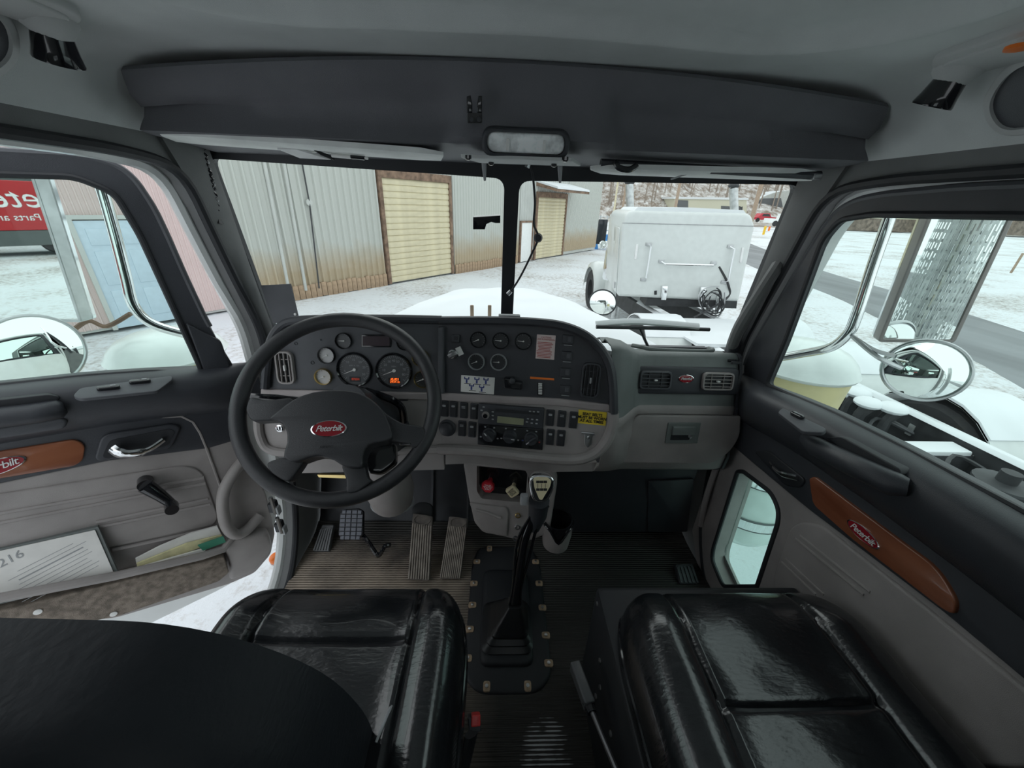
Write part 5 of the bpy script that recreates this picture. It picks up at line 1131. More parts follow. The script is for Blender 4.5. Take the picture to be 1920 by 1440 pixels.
# ---------------------------------------------------------------- our own truck outside
hd = thing('truck_hood', (0, 2.0, .2), 'snow covered white truck hood ahead of the windscreen', 'hood')
secs = []
for y, hw, zt, dr in ((1.25, .72, .775, .10), (1.5, .70, .775, .10), (1.9, .66, .75, .11), (2.4, .60, .705, .12), (2.75, .56, .665, .13), (2.95, .53, .63, .14), (3.02, .50, .56, .14), (3.03, .48, .1, .1)):
    s = []
    for k in range(17):
        a = k / 16 * 2 - 1; ax = abs(a); z = zt - dr * ax ** 3 - (.45 if ax > .98 else 0) * 1.0; s.append((a * hw * (1.05 if ax < .98 else 1.12), y, z if y < 3.025 else .1))
    secs.append(s)
g = G(); g.loft(secs); ob('hood_shell', g, 'body_white', hd, smooth=60)
g = G(); g.loft([[(x * .96, y + (.0 if y < 2.9 else -.03), z + .018 + .008 * math.sin(x * 13 + y * 9)) for x, y, z in s[1:-1]] for s in secs[:6]]); ob('hood_snow', g, 'snow', hd, smooth=70, thick=-.014)
for a in (885, 918):
    g = G(); g.box(P(a, 584, y=1.45), (.014, .01, .05), .003); ob('hood_post', g, 'pole_wood', hd)
for s in (-1, 1):
    nm = 'driver' if s < 0 else 'passenger'
    th = thing('front_fender', (s * .95, 2.2, -.6), 'white front fender of our truck on the %s side, dusted with snow' % nm, 'fender', 'front fenders of our truck')
    secs = []
    for k in range(15):
        a = R(200 - 190 * k / 14); y = 2.25 + .72 * math.cos(a); z = -.62 + .72 * math.sin(a) * .95
        secs.append([(s * .70, y, z), (s * .75, y, z + .02), (s * 1.05, y, z + .01), (s * 1.18, y, z - .03), (s * 1.2, y, z - .10)])
    g = G(); g.loft(secs); ob('fender_shell', g, 'body_white', th, smooth=60, thick=.01)
    g = G(); g.lathe([(.25, -.14), (.48, -.15), (.52, -.10), (.52, .10), (.48, .15), (.25, .14)], 28, ring=True, M=Matrix.Translation((s * .98, 2.25, -.68)) @ Matrix.Rotation(PI / 2, 4, 'Y')); ob('tyre', g, 'tyre', th)
    g = G(); g.lathe([(.26, -.10), (.24, .12), (.10, .08), (0, .10)], 20, M=Matrix.Translation((s * .98, 2.25, -.68)) @ Matrix.Rotation(s * PI / 2, 4, 'Y')); ob('wheel', g, 'galv', th)
# air cleaners
for s, c in ((1, Vector((1.15, 1.35, 0))), (-1, Vector((P(325, 680, y=1.48).x, 1.48, -.06)))):
    nm = 'passenger' if s > 0 else 'driver'
    th = thing('air_cleaner', (c.x, c.y, -.2), 'cream air cleaner canister with a pale dome beside the %s door' % nm, 'air cleaner', 'external air cleaners')
    M = Matrix.Translation((c.x, c.y, c.z))
    g = G(); g.lathe([(.190, .705), (.198, .718), (.190, .728), (.178, .752), (.150, .780), (.10, .802), (.05, .811), (0, .813)], 36, M=M); ob('dome', g, 'dome_white', th, smooth=60)
    g = G(); g.lathe([(.180, .705), (.168, .56), (.150, .44), (.150, .38)], 36, M=M); ob('neck', g, 'tank_cream', th, smooth=60)
    g = G(); g.lathe([(.03, -.16), (.14, -.13), (.175, -.08), (.175, .38), (.15, .40)], 36, M=M); ob('canister', g, 'dome_white', th, smooth=60)
    for z in (.24, .02):
        g = G(); g.lathe([(.176, z - .025), (.182, z - .022), (.182, z + .022), (.176, z + .025)], 36, M=M, ring=True); cb_ = ob('clamp_band', g, 'chrome', th)
        for e in (-.026, .026):
            g = G(); g.lathe([(.178, z + e - .003), (.184, z + e), (.178, z + e + .003)], 36, M=M, ring=True); ob('band_edge', g, 'gauge_grey', cb_)
# mirrors
def convex(name, px, py, rx, ry, y, label, depth=.018, gx=None, dome=.035):
    c = P(px, py, y=y); n = (CAMP - c).normalized(); u = Vector((0, 0, 1)).cross(n).normalized(); M = frame(c, u, n.cross(u))
    q = [L(M, px + rx * math.cos(2 * PI * k / 40), py + ry * math.sin(2 * PI * k / 40)) for k in range(40)]
    th = thing(name, c, label, 'mirror'); secs = []
    for k in range(11):
        t = k / 10; secs.append([(a * (1 - t), b * (1 - t), dome * (1 - (1 - t) ** 2) * .9) for a, b in q])
    secs[-1] = [(a * 1e-4, b * 1e-4, dome * .9) for a, b in q]
    g = G(); g.loft([s + [s[0]] for s in secs]); ob('convex_glass', g, 'mirror_glass', th, M, smooth=80)
    g = G(); g.tube([(a * 1.02, b * 1.02, -.002) for a, b in q], .0055, 8, closed=True); ob('rim', g, 'steel' if gx is None else gx, th, M)
    secs = [[(a * k, b * k, -d) for a, b in q] for k, d in ((1.0, 0), (.9, .02), (.6, .04), (.2, .05), (1e-4, .05))]; g = G(); g.loft([s + [s[0]] for s in secs]); ob('housing', g, 'chrome', th, M, smooth=80)
    return th, M, c
def flat_mirror(name, pts, c, n, label, frame_m):
    n = Vector(n).normalized(); u = Vector((0, 0, 1)).cross(n).normalized(); M = frame(c, u, (0, 0, 1)); q = T(M, pts); th = thing(name, c, label, 'mirror')
    q = q if sum(q[i][0] * q[(i + 1) % 4][1] - q[(i + 1) % 4][0] * q[i][1] for i in range(4)) > 0 else q[::-1]
    g = G(); g.plate(rnd(inset(q, .008), .004), -.004, .001); ob('mirror_face', g, 'mirror_glass', th, M, smooth=0)
    g = G(); g.plate(rnd(q, .012), -.035, .005, .003, holes=[rnd(inset(q, .009), .004)]); ob('frame', g, frame_m, th, M)
    g = G(); g.plate(rnd(q, .012), -.045, -.03); ob('back_shell', g, 'chrome', th, M); return th, M
c = P(1776, 520, y=.97)
mR, MmR = flat_mirror('wing_mirror', [(1760, 350), (1644, 641), (1789, 643), (1928, 350)], c, (Vector((1.13, -.95, c.z)) - c).normalized() - (c - CAMP).normalized(), 'tall flat wing mirror outside the passenger window reflecting the exhaust stack', 'mirror_frame')
convex('convex_mirror', 1738, 694, 83, 54, .86, 'round convex mirror below the passenger wing mirror')
th = thing('mirror_bracket', P(1600, 600, x=.95), 'bent chrome mirror arm outside the passenger window', 'bracket')
g = G(); pt = spline([P(1690, 340, x=.95), P(1670, 402, x=.95), P(1636, 500, x=.95), P(1605, 595, x=.95), P(1588, 628, x=.95), P(1555, 652, x=.95), P(1500, 664, x=.95), P(1430, 676, x=.93)], 6); g.tube(pt, .0135, 12); ob('tube', g, 'chrome', th)
for k, (a, b, c2, d) in enumerate(((1590, 625, 1680, 668), (1600, 632, 1690, 690))):
    g = G(); g.tube(spline([P(a, b, x=.95), P((a + c2) / 2, (b + d) / 2 + 8, x=.97), P(c2, d, y=.88)], 5), .006, 6); ob('brace', g, 'steel', th)
c = P(20, 460, y=1.27)
mL, MmL = flat_mirror('wing_mirror', [(-110, 318), (-60, 600), (156, 604), (60, 312)], c, (Vector((-20.3, -10.8, c.z + .15)) - c).normalized() - (c - CAMP).normalized(), 'tall flat wing mirror outside the driver window reflecting a red truck', 'galv')
convex('convex_mirror', 58, 660, 101, 67, 1.13, 'round convex mirror below the driver wing mirror', gx='steel')
th = thing('mirror_bracket', FL_ @ Vector((*L(FL_, 230, 520, -.2), -.2)), 'bent chrome mirror arm outside the driver window', 'bracket')
g = G(); q = spline([(*L(FL_, a, b, -.19), -.19) for a, b in ((160, 270), (190, 350), (213, 430), (236, 520), (250, 572), (280, 604), (330, 622), (390, 634))], 6); g.tube(q, .0135, 12, M=FL_); ob('tube', g, 'chrome', th)
g = G(); g.tube(spline([P(245, 588, y=1.42), P(200, 612, y=1.40), P(165, 602, y=1.38), P(130, 625, y=1.36)], 5), .008, 6); ob('brace', g, 'old_wood', th)
th, M, c = convex('fender_mirror', 1130, 567, 25, 23, 2.6, 'round hood mirror on a stalk ahead of the passenger windscreen pane', gx='rubber')
g = G(); g.tube([c + Vector((0, .04, -.02)), (c.x + .02, 2.6, .35), (c.x + .1, 2.5, .05)], .012, 8); ob('stalk', g, 'chrome', th)
# wiper
wp = thing('windscreen_wiper', P(1230, 615, y=1.27), 'black wiper blade with a ridge of snow at the passenger pane', 'wiper')
g = G(); g.tube([P(1118, 613, y=1.26), P(1230, 615, y=1.27), P(1330, 618, y=1.28)], .007, 8); ob('blade', g, 'rubber', wp)
g = G(); g.tube(spline([P(1118, 608, y=1.27), P(1180, 603, y=1.28), P(1240, 606, y=1.28), P(1310, 612, y=1.28)], 5), .013, 8, flat=.6); ob('snow_ridge', g, 'snow', wp)
g = G(); g.tube([P(1200, 617, y=1.27), P(1215, 650, y=1.26)], .005, 6); ob('arm', g, 'rubber', wp)
# exhaust stack with a slotted heat shield behind the passenger door (seen in the wing mirror)
ex = thing('exhaust_stack', (1.12, -.95, -.9), 'chrome exhaust stack in a slotted heat shield behind the passenger door', 'exhaust stack')
g = G(); g.lathe([(.075, -.9), (.075, 2.2)], 24, M=Matrix.Translation((1.12, -.95, 0))); ob('pipe', g, 'chrome', ex)
g = G(); nt_, nz_ = 88, 150; v = []; f = []
for j in range(nz_ + 1):
    for i in range(nt_): a = 2 * PI * i / nt_; v.append((1.12 + .135 * math.cos(a), -.95 + .135 * math.sin(a), -.8 + 2.7 * j / nz_))
for j in range(nz_):
    for i in range(nt_):
        if i % 2 == 0 and ((j + (3 if (i // 2) % 2 else 0)) % 6) < 5 and 3 < j < nz_ - 3: continue
        k = (i + 1) % nt_; f.append((j * nt_ + i, j * nt_ + k, (j + 1) * nt_ + k, (j + 1) * nt_ + i))
g.add(v, f); ob('heat_shield', g, 'galv', ex, smooth=60)
gh = thing('exterior_grab_rail', (.93, -.45, .2), 'curved steel grab rail behind the passenger door', 'grab rail')
g = G(); g.tube(spline([(.82, -.35, 1.1), (.93, -.38, 1.12), (.96, -.40, 1.0), (.96, -.42, .3), (.93, -.42, .18), (.82, -.4, .18)], 5), .015, 8); ob('rail', g, 'steel', gh)
cbk = thing('cab_rear_corner', (.80, -.7, -.5), 'white rear corner of our cab behind the passenger door', 'cab panel')
g = G(); g.plate([(-1.2, -.6), (-.46, -.6), (-.46, 1.42), (-1.2, 1.42)], .80, .84, M=MX); ob('panel', g, 'body_white', cbk)

# ---------------------------------------------------------------- the white truck ahead on the right
FT = frame((1.85, 6.1, 0), (math.cos(R(8)), -math.sin(R(8)), 0), (0, 0, 1)); HT = Vector((math.sin(R(8)), math.cos(R(8)), 0))
wt = thing('white_truck', (2.95, 8, GZ), 'white sleeper truck parked ahead on the right, seen from behind', 'truck')
o_ = rnd(T(FT, [(1166, 425), (1176, 394), (1410, 400), (1416, 425), (1386, 566), (1300, 563), (1158, 556)]), [.02, .16, .16, .02, .05, .02, .05], 6)
g = G(); g.plate(o_, -1.7, 0, .05, 4); ob('sleeper', g, 'truck_white', wt, FT, smooth=50)
(xl, zl), (xr, zr) = L(FT, 1166, 425), L(FT, 1416, 425); zt_ = L(FT, 1290, 396)[1]
g = G(); g.loft([[(xl + .12, zt_ - .05, -d), (xl + .2, zt_ + .03, -d), ((xl + xr) / 2, zt_ + .05, -d), (xr - .2, zt_ + .04, -d), (xr - .1, zt_ - .05, -d)] for d in (.05, .4, 1.5)], closed=True, caps=True, M=FT); ob('roof_snow', g, 'snow', wt, smooth=60)
q = T(FT, [(1167, 418), (1413, 424)]); g = G(); g.tube([(*q[0], .003), (*q[1], .003)], .006, 6); ob('seam', g, 'print_grey', wt, FT)
for l in ([(1216, 458), (1219, 462), (1210, 520), (1206, 524)], [(1369, 462), (1374, 466), (1362, 526), (1357, 529)], [(1240, 490), (1246, 494), (1335, 496), (1338, 493)]):
    q = T(FT, l); g = G(); g.tube([(*q[0], .0), (*q[1], .06), (*q[2], .06), (*q[3], .0)], .014, 8); ob('grab_bar', g, 'chrome', wt, FT)
    for p in (q[0], q[3]): g = G(); g.box((*p, .008), (.09, .05, .016), .006); ob('bar_mount', g, 'steel', wt, FT)
for l in ([(1240, 535), (1251, 535), (1248, 562), (1238, 561)], [(1312, 537), (1322, 537), (1319, 565), (1309, 564)]):
    g = G(); g.plate(T(FT, l), .01, .06, .01); ob('support', g, 'chrome', wt, FT)
for l in ([(1192, 458), (1197, 458), (1193, 486), (1189, 486)], [(1391, 464), (1395, 464), (1390, 492), (1386, 492)]):
    g = G(); g.plate(T(FT, l), 0, .015, .004); ob('marker', g, 'print_white', wt, FT)
q = T(FT, [(1229, 545), (1229, 552)]); g = G(); g.tube([(*q[0], .01), (*q[1], .01)], .02, 8); ob('lock', g, 'rubber', wt, FT)
g = G(); g.plate(T(FT, [(1215, 560), (1385, 566), (1383, 580), (1210, 574)]), -.5, -.05); ob('gap_shade', g, 'frame_black', wt, FT, smooth=0)  # black slab standing in for the shade in the gap under the sleeper
# side hatch on the sleeper's near side
pL, pT = L(FT, 1158, 556), L(FT, 1166, 425); MSd = frame(FT @ Vector(((pL[0] + pT[0]) / 2 - .002, (pL[1] + pT[1]) / 2, -.5)), tuple(-HT), tuple(FT.to_3x3() @ Vector((pT[0] - pL[0], pT[1] - pL[1], 0))))
g = G(); g.plate(rr(.05, 0, .62, 1.0, .08), .0, .012, .006); ob('side_hatch', g, 'truck_white', wt, MSd)
g = G(); g.plate(rr(.25, -.38, .06, .10, .01), .012, .03, .005); ob('hatch_handle', g, 'steel', wt, MSd)
# cab and hood beyond
g = G(); g.box((0, 0, 0), (1.8, 1.2, 1.7), .12, M=Matrix.Translation((3.28, 8.4, .2)) @ Matrix.Rotation(R(-8), 4, 'Z')); ob('cab', g, 'truck_white', wt, smooth=40)
g = G(); g.box((0, 0, 0), (1.3, 2.3, 1.0), .15, M=Matrix.Translation((3.5, 10.1, -.15)) @ Matrix.Rotation(R(-8), 4, 'Z')); ob('hood', g, 'truck_white', wt, smooth=40)
for x, py in ((1180, 345), (1375, 352)):
    a = P(x + 2, 398, y=7.9); b = P(x, py, y=7.9); g = G(); g.tube([Vector((a.x, 7.9, -.9)), a, b], .075, 14); st = ob('exhaust_stack', g, 'galv', wt)
    g = G(); g.lathe([(.08, 0), (.10, .03), (.06, .10), (0, .11)], 12, M=Matrix.Translation(b)); ob('stack_cap', g, 'frame_black', st)
MT0 = Matrix.Identity(4)
a = P(1150, 480, y=8.6); g = G(); g.lathe([(.16, -.5), (.18, -.45), (.18, .15), (.12, .22), (0, .24)], 20, M=Matrix.Translation((a.x, 8.6, a.z))); ob('air_cleaner', g, 'chrome', wt, smooth=50)
a = P(1129, 430, y=8.8); g = G(); g.box((a.x, 8.8, a.z - .05), (.20, .05, .50), .02); ob('side_mirror', g, 'dark_glass', wt)
g = G(); g.tube([(a.x + .15, 8.8, a.z + .3), (a.x + .18, 8.8, a.z - .9)], .02, 8); ob('mirror_arm', g, 'chrome', wt)
a = P(1129, 458, y=8.8); g = G(); g.ball((a.x, 8.8, a.z), .10, .04, .10); ob('spot_mirror', g, 'mirror_glass', wt)
a = P(1152, 545, y=9.0); secs = []
for k in range(11):
    t = R(190 - 190 * k / 10); secs.append([(2.62 + dx, 9.9 + .62 * math.cos(t), -.62 + .60 * math.sin(t) + dz) for dx, dz in ((-.35, -.12), (-.33, -.02), (-.2, .03), (.15, .03))])
g = G(); g.loft(secs); fe = ob('front_fender', g, 'truck_white', wt, smooth=60, thick=.01)
g = G(); g.ball(P(1154, 536, y=9.3), .07, .02, .03); ob('marker_lamp', g, 'orange_lens', fe)
g = G(); g.lathe([(.25, -.13), (.46, -.14), (.5, -.1), (.5, .1), (.46, .14), (.25, .13)], 24, ring=True, M=Matrix.Translation((2.45, 9.9, -.7)) @ Matrix.Rotation(PI / 2, 4, 'Y')); ob('tyre', g, 'tyre', wt)
# chassis running back beside us
def rx(y, side): return (2.87 if side < 0 else 3.70) + (-.32 if side < 0 else -.30) * (y - 1.6) / 4.4
for side in (-1, 1):
    secs = [[(rx(y, side) - .04, y, -.58), (rx(y, side) - .04, y, -.30), (rx(y, side) + .04, y, -.30), (rx(y, side) + .04, y, -.58)] for y in (-1.5, 1, 3, 5, 7.8)]
    g = G(); g.loft(secs, closed=True, caps=True); r_ = ob('frame_rail', g, 'frame_black', wt, smooth=0)
    secs = [[(rx(y, side) - .05, y, -.30), (rx(y, side) - .03, y, -.272 + .008 * math.sin(y * 7)), (rx(y, side) + .03, y, -.270), (rx(y, side) + .05, y, -.30)] for y in [-1.5 + .25 * k for k in range(34)] if not (side < 0 and 2.2 < y < 2.6)]
    g = G(); g.loft(secs, closed=True, caps=True); ob('rail_snow', g, 'snow', r_, smooth=60)
    for k in range(14):
        y = .2 + k * .42; g = G(); g.box((rx(y, side) - .045, y, -.42), (.012, .05, .10), .003); ob('rail_bracket', g, 'galv', r_)
for y in (.6, 2.35, 3.3, 4.6, 5.5):
    g = G(); a, b = rx(y, -1), rx(y, 1); g.box(((a + b) / 2, y, -.45), (b - a, .16, .16), .01); cm = ob('cross_member', g, 'frame_black', wt)
    g = G(); g.box(((a + b) / 2, y, -.355), (b - a - .12, .15, .035), .012); ob('member_snow', g, 'snow', cm)
random.seed(11)
for k in range(9):
    y = .8 + k * .55; g = G(); x0 = rx(y, -1) + .08; pts = spline([(x0, y, -.38), (x0 + .25, y + .2, -.30 + random.uniform(0, .06)), (x0 + .5, y + .1, -.35), (x0 + .68, y + .45, -.42)], 5); g.tube(pts, .014, 6); ob('air_hose', g, 'frame_black', wt)
for px, py in ((1620, 765), (1665, 775), (1600, 745)):
    p = P(px, py, z=-.22); g = G(); g.tube([(p.x, p.y, -.5), (p.x, p.y, -.28), (p.x + .05, p.y, -.2)], [.05, .05, .06], 10); br_ = ob('suspension_bracket', g, 'frame_black', wt)
    g = G(); g.ball((p.x + .02, p.y, -.17), .11, .10, .045); ob('bracket_snow', g, 'snow', br_)
p = P(1885, 905, z=-.28); g = G(); g.lathe([(.10, -.5), (.11, -.32), (.15, -.30), (.15, -.28), (.05, -.27), (.05, -.2), (0, -.2)], 18, M=Matrix.Translation((p.x, p.y, .0))); ob('air_spring', g, 'frame_black', wt)
g = G(); g.loft([[(rx(y, -1) + .05, y, -.80), (rx(y, 1) - .05, y, -.80)] for y in (-1.5, 6)]); ob('drivetrain_shade', g, 'frame_black', wt, smooth=0, thick=.02)  # dark sheet standing for shadow and drivetrain between the rails
g = G(); g.loft([[(rx(y, -1) + .1, y, -.62), (rx(y, -1) + .35, y, -.52), (rx(y, 1) - .35, y, -.5), (rx(y, 1) - .1, y, -.62)] for y in (-1.5, 1.2, 2.0, 4.0)], closed=True, caps=True); ob('driveline', g, 'frame_black', wt, smooth=0)
g = G(); secs = []
for k in range(9):
    t = k / 8; y = 2.05 - .95 * t; x = rx(y, -1) + .10 + .5 * t; w = .10 + .05 * math.sin(k * 2.1); secs.append([(x - w, y, -.40), (x - w * .6, y + .02, -.33), (x + w * .6, y + .06, -.33), (x + w, y + .08, -.40)])
g.loft(secs, closed=True, caps=True); ob('deck_snow', g, 'snow', wt, smooth=60)
secs = [[(rx(y, -1) - .25, y, -.27), (rx(y, -1) - .25, y, -.24 + .01 * math.sin(y * 9)), (rx(y, 1) + .1, y, -.23), (rx(y, 1) + .1, y, -.27)] for y in [4.35 + .2 * k for k in range(7)]]
g = G(); g.loft(secs, closed=True, caps=True); ob('catwalk_snow', g, 'snow', wt, smooth=60)
# quarter fenders and rear tyres
for y, sides in ((5.1, (-1, 1)), (4.0, (1,)), (2.75, (1,))):
    for side in sides:
        cx_ = rx(y, side) + side * .42; secs = []
        for k in range(11):
            t = R(165 - 150 * k / 10); secs.append([(cx_ + dx, y + .60 * math.cos(t), -.72 + .62 * math.sin(t)) for dx in (-.3, .3)])
        g = G(); g.loft(secs); fe = ob('quarter_fender', g, 'truck_white', wt, smooth=60, thick=.012)
        g = G(); g.loft([[(a[0], a[1], a[2] + .02) for a in s] for s in secs[2:9]]); ob('fender_snow', g, 'snow', fe, smooth=60, thick=.03)
        g = G(); g.lathe([(.25, -.28), (.47, -.28), (.51, -.24), (.51, -.02), (.46, 0), (.51, .02), (.51, .24), (.47, .28), (.25, .28)], 24, ring=True, M=Matrix.Translation((cx_, y, -.70)) @ Matrix.Rotation(PI / 2, 4, 'Y')); ob('tyre', g, 'tyre', wt)
# coiled air lines on their post
cl_ = thing('air_line_coil', P(1345, 560, y=5.9), 'tangled coiled air hoses hanging on a post behind the white truck', 'hoses')
g = G(); g.tube([P(1357, 488, y=5.95), P(1350, 520, y=5.95), P(1342, 590, y=5.9)], .02, 8); ob('post', g, 'galv', cl_)
random.seed(5)
for k in range(6):
    a0 = random.uniform(0, 6); pts = [P(1338 + (10 + 5 * k % 17) * math.cos(a0 + t * .7) + 5 * math.sin(t * 1.3 + k), 566 + (18 + 4 * (k % 4)) * math.sin(a0 + t * .7), y=5.85 - .03 * k) for t in range(9)]
    g = G(); g.tube(spline(pts, 4), .010, 6); ob('hose', g, 'frame_black' if k % 3 else 'steel', cl_)
g = G(); g.tube(spline([P(1348, 500, y=5.9), P(1366, 535, y=5.85), P(1362, 560, y=5.85), P(1300, 596, y=5.6)], 6), .016, 6); ob('hose', g, 'frame_black', cl_)

# ---------------------------------------------------------------- far things
def car(name, px, py, y, w, h, m, label, pick=False):
    a = P(px, py, y=y); th = thing(name, (a.x, y, GZ), label, 'car'); z0 = a.z - h / 2
    g = G(); pr = [(-.5, .25), (-.5, .55), (-.28, .62), (-.18, .98), (.16, 1.0), (.26, .62), (.5, .56), (.5, .25)] if not pick else [(-.5, .25), (-.5, .62), (-.1, .62), (-.08, 1.0), (.18, 1.0), (.28, .66), (.5, .6), (.5, .25)]
    M = frame((a.x, y, z0), (1, 0, 0), (0, 0, 1)); g.plate([(p * w, q * h) for p, q in pr], -.8, .8, .08); ob('body', g, m, th, M, smooth=40)
    g = G(); g.plate([(-.16 * w, .66 * h), (-.12 * w, .92 * h), (.13 * w, .92 * h), (.2 * w, .66 * h)], .79, .815); ob('side_window', g, 'dark_glass', th, M, smooth=0)
    for k in (-.3, .3):
        g = G(); g.lathe([(.2 * h, .70), (.24 * h, .72), (.24 * h, .84), (0, .84)], 16, M=Matrix.Translation((k * w, .22 * h, 0))); ob('wheel', g, 'tyre', th, M)
car('hatchback_car', 1430, 408, 80, 4.6, 1.6, 'car_red', 'small red car parked in front of the far arched building')
car('pickup_truck', 1466, 413, 66, 5.0, 1.8, 'body_white', 'white pickup parked right of the red car', True)
hp = thing('arched_building', P(1440, 400, y=105), 'white arched storage building on the far side of the yard', 'building')
a = P(1392, 408, y=105); b = P(1560, 410, y=105); cx_ = (a.x + b.x) / 2; rr2 = (b.x - a.x) / 2; zt = P(1450, 355, y=105).z - a.z
g = G(); arc = [(cx_ + rr2 * math.cos(PI * k / 20), a.z + zt * math.sin(PI * k / 20)) for k in range(21)]
g.loft([[(x, y, z) for x, z in arc] for y in (105, 130)]); ob('cover', g, 'snow', hp, smooth=60)
g = G(); g.plate([(x, z) for x, z in arc], 0, .2, M=frame((0, 105, 0), (1, 0, 0), (0, 0, 1))); ob('end_wall', g, 'sheet_grey', hp)
g = G(); g.plate([(cx_ - rr2 * .9, a.z + zt * .42), (cx_ - rr2 * .2, a.z + zt * .42), (cx_ - rr2 * .3, a.z + zt * .72), (cx_ - rr2 * .7, a.z + zt * .68)], .2, .4, M=frame((0, 105, 0), (1, 0, 0), (0, 0, 1))); ob('opening', g, 'gauge_grey', hp)
bb = thing('low_building', P(1330, 392, y=95), 'long low beige building behind the white truck', 'building')
MBb = frame((0, 95, 0), (1, 0, 0), (0, 0, 1)); g = G(); g.plate(T(MBb, [(1265, 372), (1400, 374), (1400, 404), (1265, 402)]), -8, 0); ob('wall', g, 'siding', bb, MBb, smooth=0)
g = G(); g.plate(T(MBb, [(1262, 369), (1402, 371), (1402, 375), (1262, 373)]), -8.3, .3); ob('roof', g, 'snow', bb, MBb, smooth=0)
for l in ([(1270, 375), (1290, 376), (1290, 392), (1270, 392)], [(1352, 386), (1392, 388), (1392, 394), (1352, 393)]):
    g = G(); g.plate(T(MBb, l), 0, .1); ob('window', g, 'gauge_grey', bb, MBb, smooth=0)
text('lettering', 'MIDI', 1.1, 'print_black', bb, at(MBb, 1383, 390.5, .15))
hs = thing('stone_house', P(1650, 433, z=GZ), 'low house with brown stone base and cream siding across the road', 'house')
MHs = frame((0, 72, 0), (1, 0, 0), (0, 0, 1)); g = G(); g.plate(T(MHs, [(1568, 407), (1722, 412), (1722, 436), (1568, 431)]), -6, 0); ob('stone_base', g, 'stone', hs, MHs, smooth=0)
g = G(); g.plate(T(MHs, [(1568, 385), (1722, 390), (1722, 412), (1568, 407)]), -6, .05); ob('siding_wall', g, 'siding', hs, MHs, smooth=0)
g = G(); g.plate(T(MHs, [(1560, 365), (1730, 370), (1732, 391), (1558, 386)]), -6.5, .5); ob('roof', g, 'snow', hs, MHs, smooth=0)
g = G(); g.plate(T(MHs, [(1585, 398), (1622, 400), (1622, 407), (1585, 406)]), .05, .15); ob('window', g, 'dark_glass', hs, MHs, smooth=0)
ub = thing('utility_cabinet', P(1727, 433, y=70), 'pale green utility cabinet at the end of the stone house', 'cabinet')
g = G(); a = P(1727, 434, y=70); g.box((a.x, 70, a.z + 1.6), (1.8, 1.2, 3.2), .05); ob('body', g, 'siding', ub); 
g = G(); g.box((a.x, 69.3, a.z + 1.6), (.8, .1, 2.4), .02); ob('cabinet_door', g, 'sheet_grey', ub)
hs2 = thing('brick_house', P(1910, 440, y=70), 'brown brick wall at the right edge across the road', 'house')
g = G(); a = P(1912, 436, y=70); g.box((a.x + 5, 72, a.z + 1.5), (12, 4, 4), 0); ob('wall', g, 'stone', hs2, smooth=0)
g = G(); g.box((a.x + 5, 72, a.z + 3.6), (12.6, 4.6, .3), .05); ob('roof', g, 'snow', hs2)
for k, (px, p0, p1, y, r_, m_) in enumerate(((1265, 338, 395, 60, .22, 'pole_wood'), (1411, 338, 405, 60, .30, 'pole_wood'), (1150, 338, 405, 55, .12, 'roller_beige'), (1166, 338, 400, 62, .15, 'pole_wood'))):
    a = P(px, p1, y=y); b = P(px, p0, y=y); th = thing('utility_pole', (a.x, y, GZ), ('wooden utility pole right of the %s' % ('canopy door' if k == 3 else 'sleeper roof middle') if k != 2 else 'slim ochre pole behind the warehouse corner') if k != 1 else 'thick utility pole beside the arched building', 'pole')
    if k == 0: th['label'] = 'wooden utility pole in front of the low beige building'
    if k == 3: th['label'] = 'grey utility pole between the ochre pole and the sleeper'
    g = G(); g.tube([(a.x, y, GZ), (a.x, y, b.z + 4)], r_, 8); ob('shaft', g, m_, th)
    g = G(); g.box((a.x, y - .1, b.z + 3), (2.2, .12, .15), 0); ob('cross_arm', g, 'pole_wood', th, smooth=0)
for px, py, y, h, m_, nm_, lab in ((1431, 440, 46, .95, 'yellow_paint', 'bollard', 'yellow bollard by the road beyond the white truck'), (1441, 433, 48, .6, 'orange_lens', 'fire_hydrant', 'small orange fire hydrant beside the yellow bollard')):
    a = P(px, py, z=GZ); g = G(); g.lathe([(.13, 0), (.13, h * .8), (.17, h * .82), (.12, h), (0, h * 1.05)], 12, M=Matrix.Translation((a.x, a.y, GZ))); ob(nm_, g, m_, label=lab, cat=nm_.replace('_', ' '))
a = P(1895, 512, z=GZ); g = G(); g.tube([(a.x, a.y, GZ), (a.x + .05, a.y, GZ + 1.0)], .05, 8); ob('marker_stake', g, 'pole_wood', label='lone wooden stake in the snow across the road', cat='stake')
be = thing('blue_machine', P(1128, 455, y=26), 'blue machinery standing in snow past the warehouse corner', 'machine')
a = P(1130, 445, y=26); g = G(); g.box((a.x, 26, a.z), (1.4, .8, .35), .03); g2 = ob('deck', g, 'blue_paint', be)
g = G(); g.box((a.x - .45, 26, a.z - .5), (.35, .5, 1.3), .03); ob('leg', g, 'blue_paint', be)
for k in range(4):
    g = G(); g.tube([(a.x - .2 + k * .45, 26.4, a.z - 1.2), (a.x - .2 + k * .45, 26.4, a.z + 1.3)], .035, 6); ob('rack_post', g, 'galv', be)
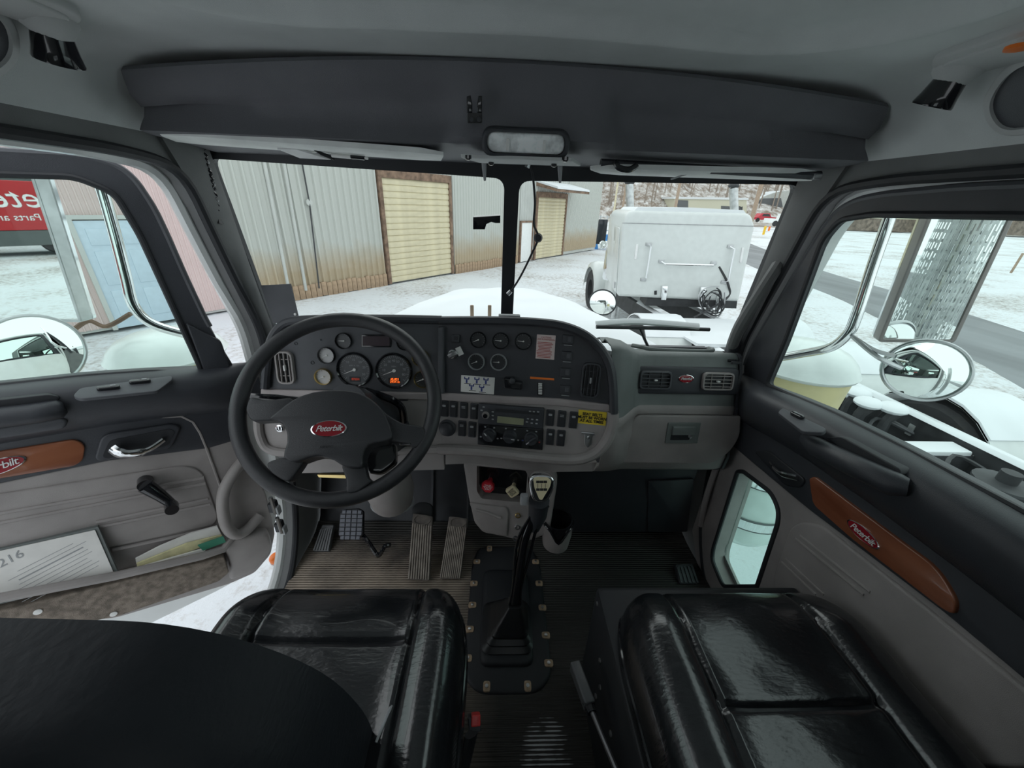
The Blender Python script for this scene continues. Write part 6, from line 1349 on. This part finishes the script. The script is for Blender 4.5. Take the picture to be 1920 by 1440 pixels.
for z in (.4, 1.2):
    g = G(); g.tube([(a.x - .3, 26.4, a.z + z), (a.x + 1.4, 26.4, a.z + z)], .03, 6); ob('rack_bar', g, 'galv', be)
# red truck behind us, seen only in the driver mirror
rt = thing('red_truck', (-20.3, -10.8, GZ), 'red box truck with white lettering mirrored in the driver wing mirror', 'truck')
MRt = frame((-20.3, -10.8, GZ), (.54, -.84, 0), (0, 0, 1))
if (CAMP - MRt.col[3].to_3d()).dot(MRt.col[2].to_3d()) < 0: MRt = frame((-20.3, -10.8, GZ), (-.54, .84, 0), (0, 0, 1))
g = G(); g.plate(rr(0, 1.75, 6.5, 1.7, .05), -2.2, 0, .03); ob('box_body', g, 'red_paint', rt, MRt)
g = G(); g.plate(rr(0, .62, 6.3, .55, .04), -2.0, -.03, .02); ob('side_skirt', g, 'shed_dark', rt, MRt)
g = G(); g.plate(rr(4.3, 1.4, 1.8, 1.8, .25), -2.1, -.1, .05); ob('cab', g, 'red_paint', rt, MRt)
g = G(); g.plate(rr(4.5, 1.8, 1.0, .6, .1), -.12, -.08); ob('cab_window', g, 'dark_glass', rt, MRt)
text('lettering', 'Peterbilt', 1.0, 'print_white', rt, mv(MRt, 0, 2.0, .02), shear=.2); text('small_lettering', 'Parts and Service', .34, 'print_white', rt, mv(MRt, .2, 1.35, .02))
for x in (-2.2, -1.1, 4.2):
    g = G(); g.lathe([(.2, -.1), (.42, -.12), (.48, -.06), (.48, .06), (.42, .12), (.2, .1)], 20, ring=True); ob('tyre', g, 'tyre', rt, mv(MRt, x, .48, -.2))

sh = thing('dark_shed', (-28, -15.5, GZ), 'dark grey shed behind the red truck, mirrored in the driver wing mirror', 'building')
MSh = frame((-28, -15.5, GZ), tuple(MRt.col[0].to_3d()), (0, 0, 1))
g = G(); g.plate([(-14, 0), (14, 0), (14, 4.2), (0, 6), (-14, 4.2)], -8, 0); ob('wall', g, 'shed_dark', sh, MSh, smooth=0)
g = G(); g.plate([(-14.5, 4.1), (0, 6), (14.5, 4.1), (14.5, 4.5), (0, 6.4), (-14.5, 4.5)], -8.3, .4); ob('roof', g, 'snow', sh, MSh, smooth=0)
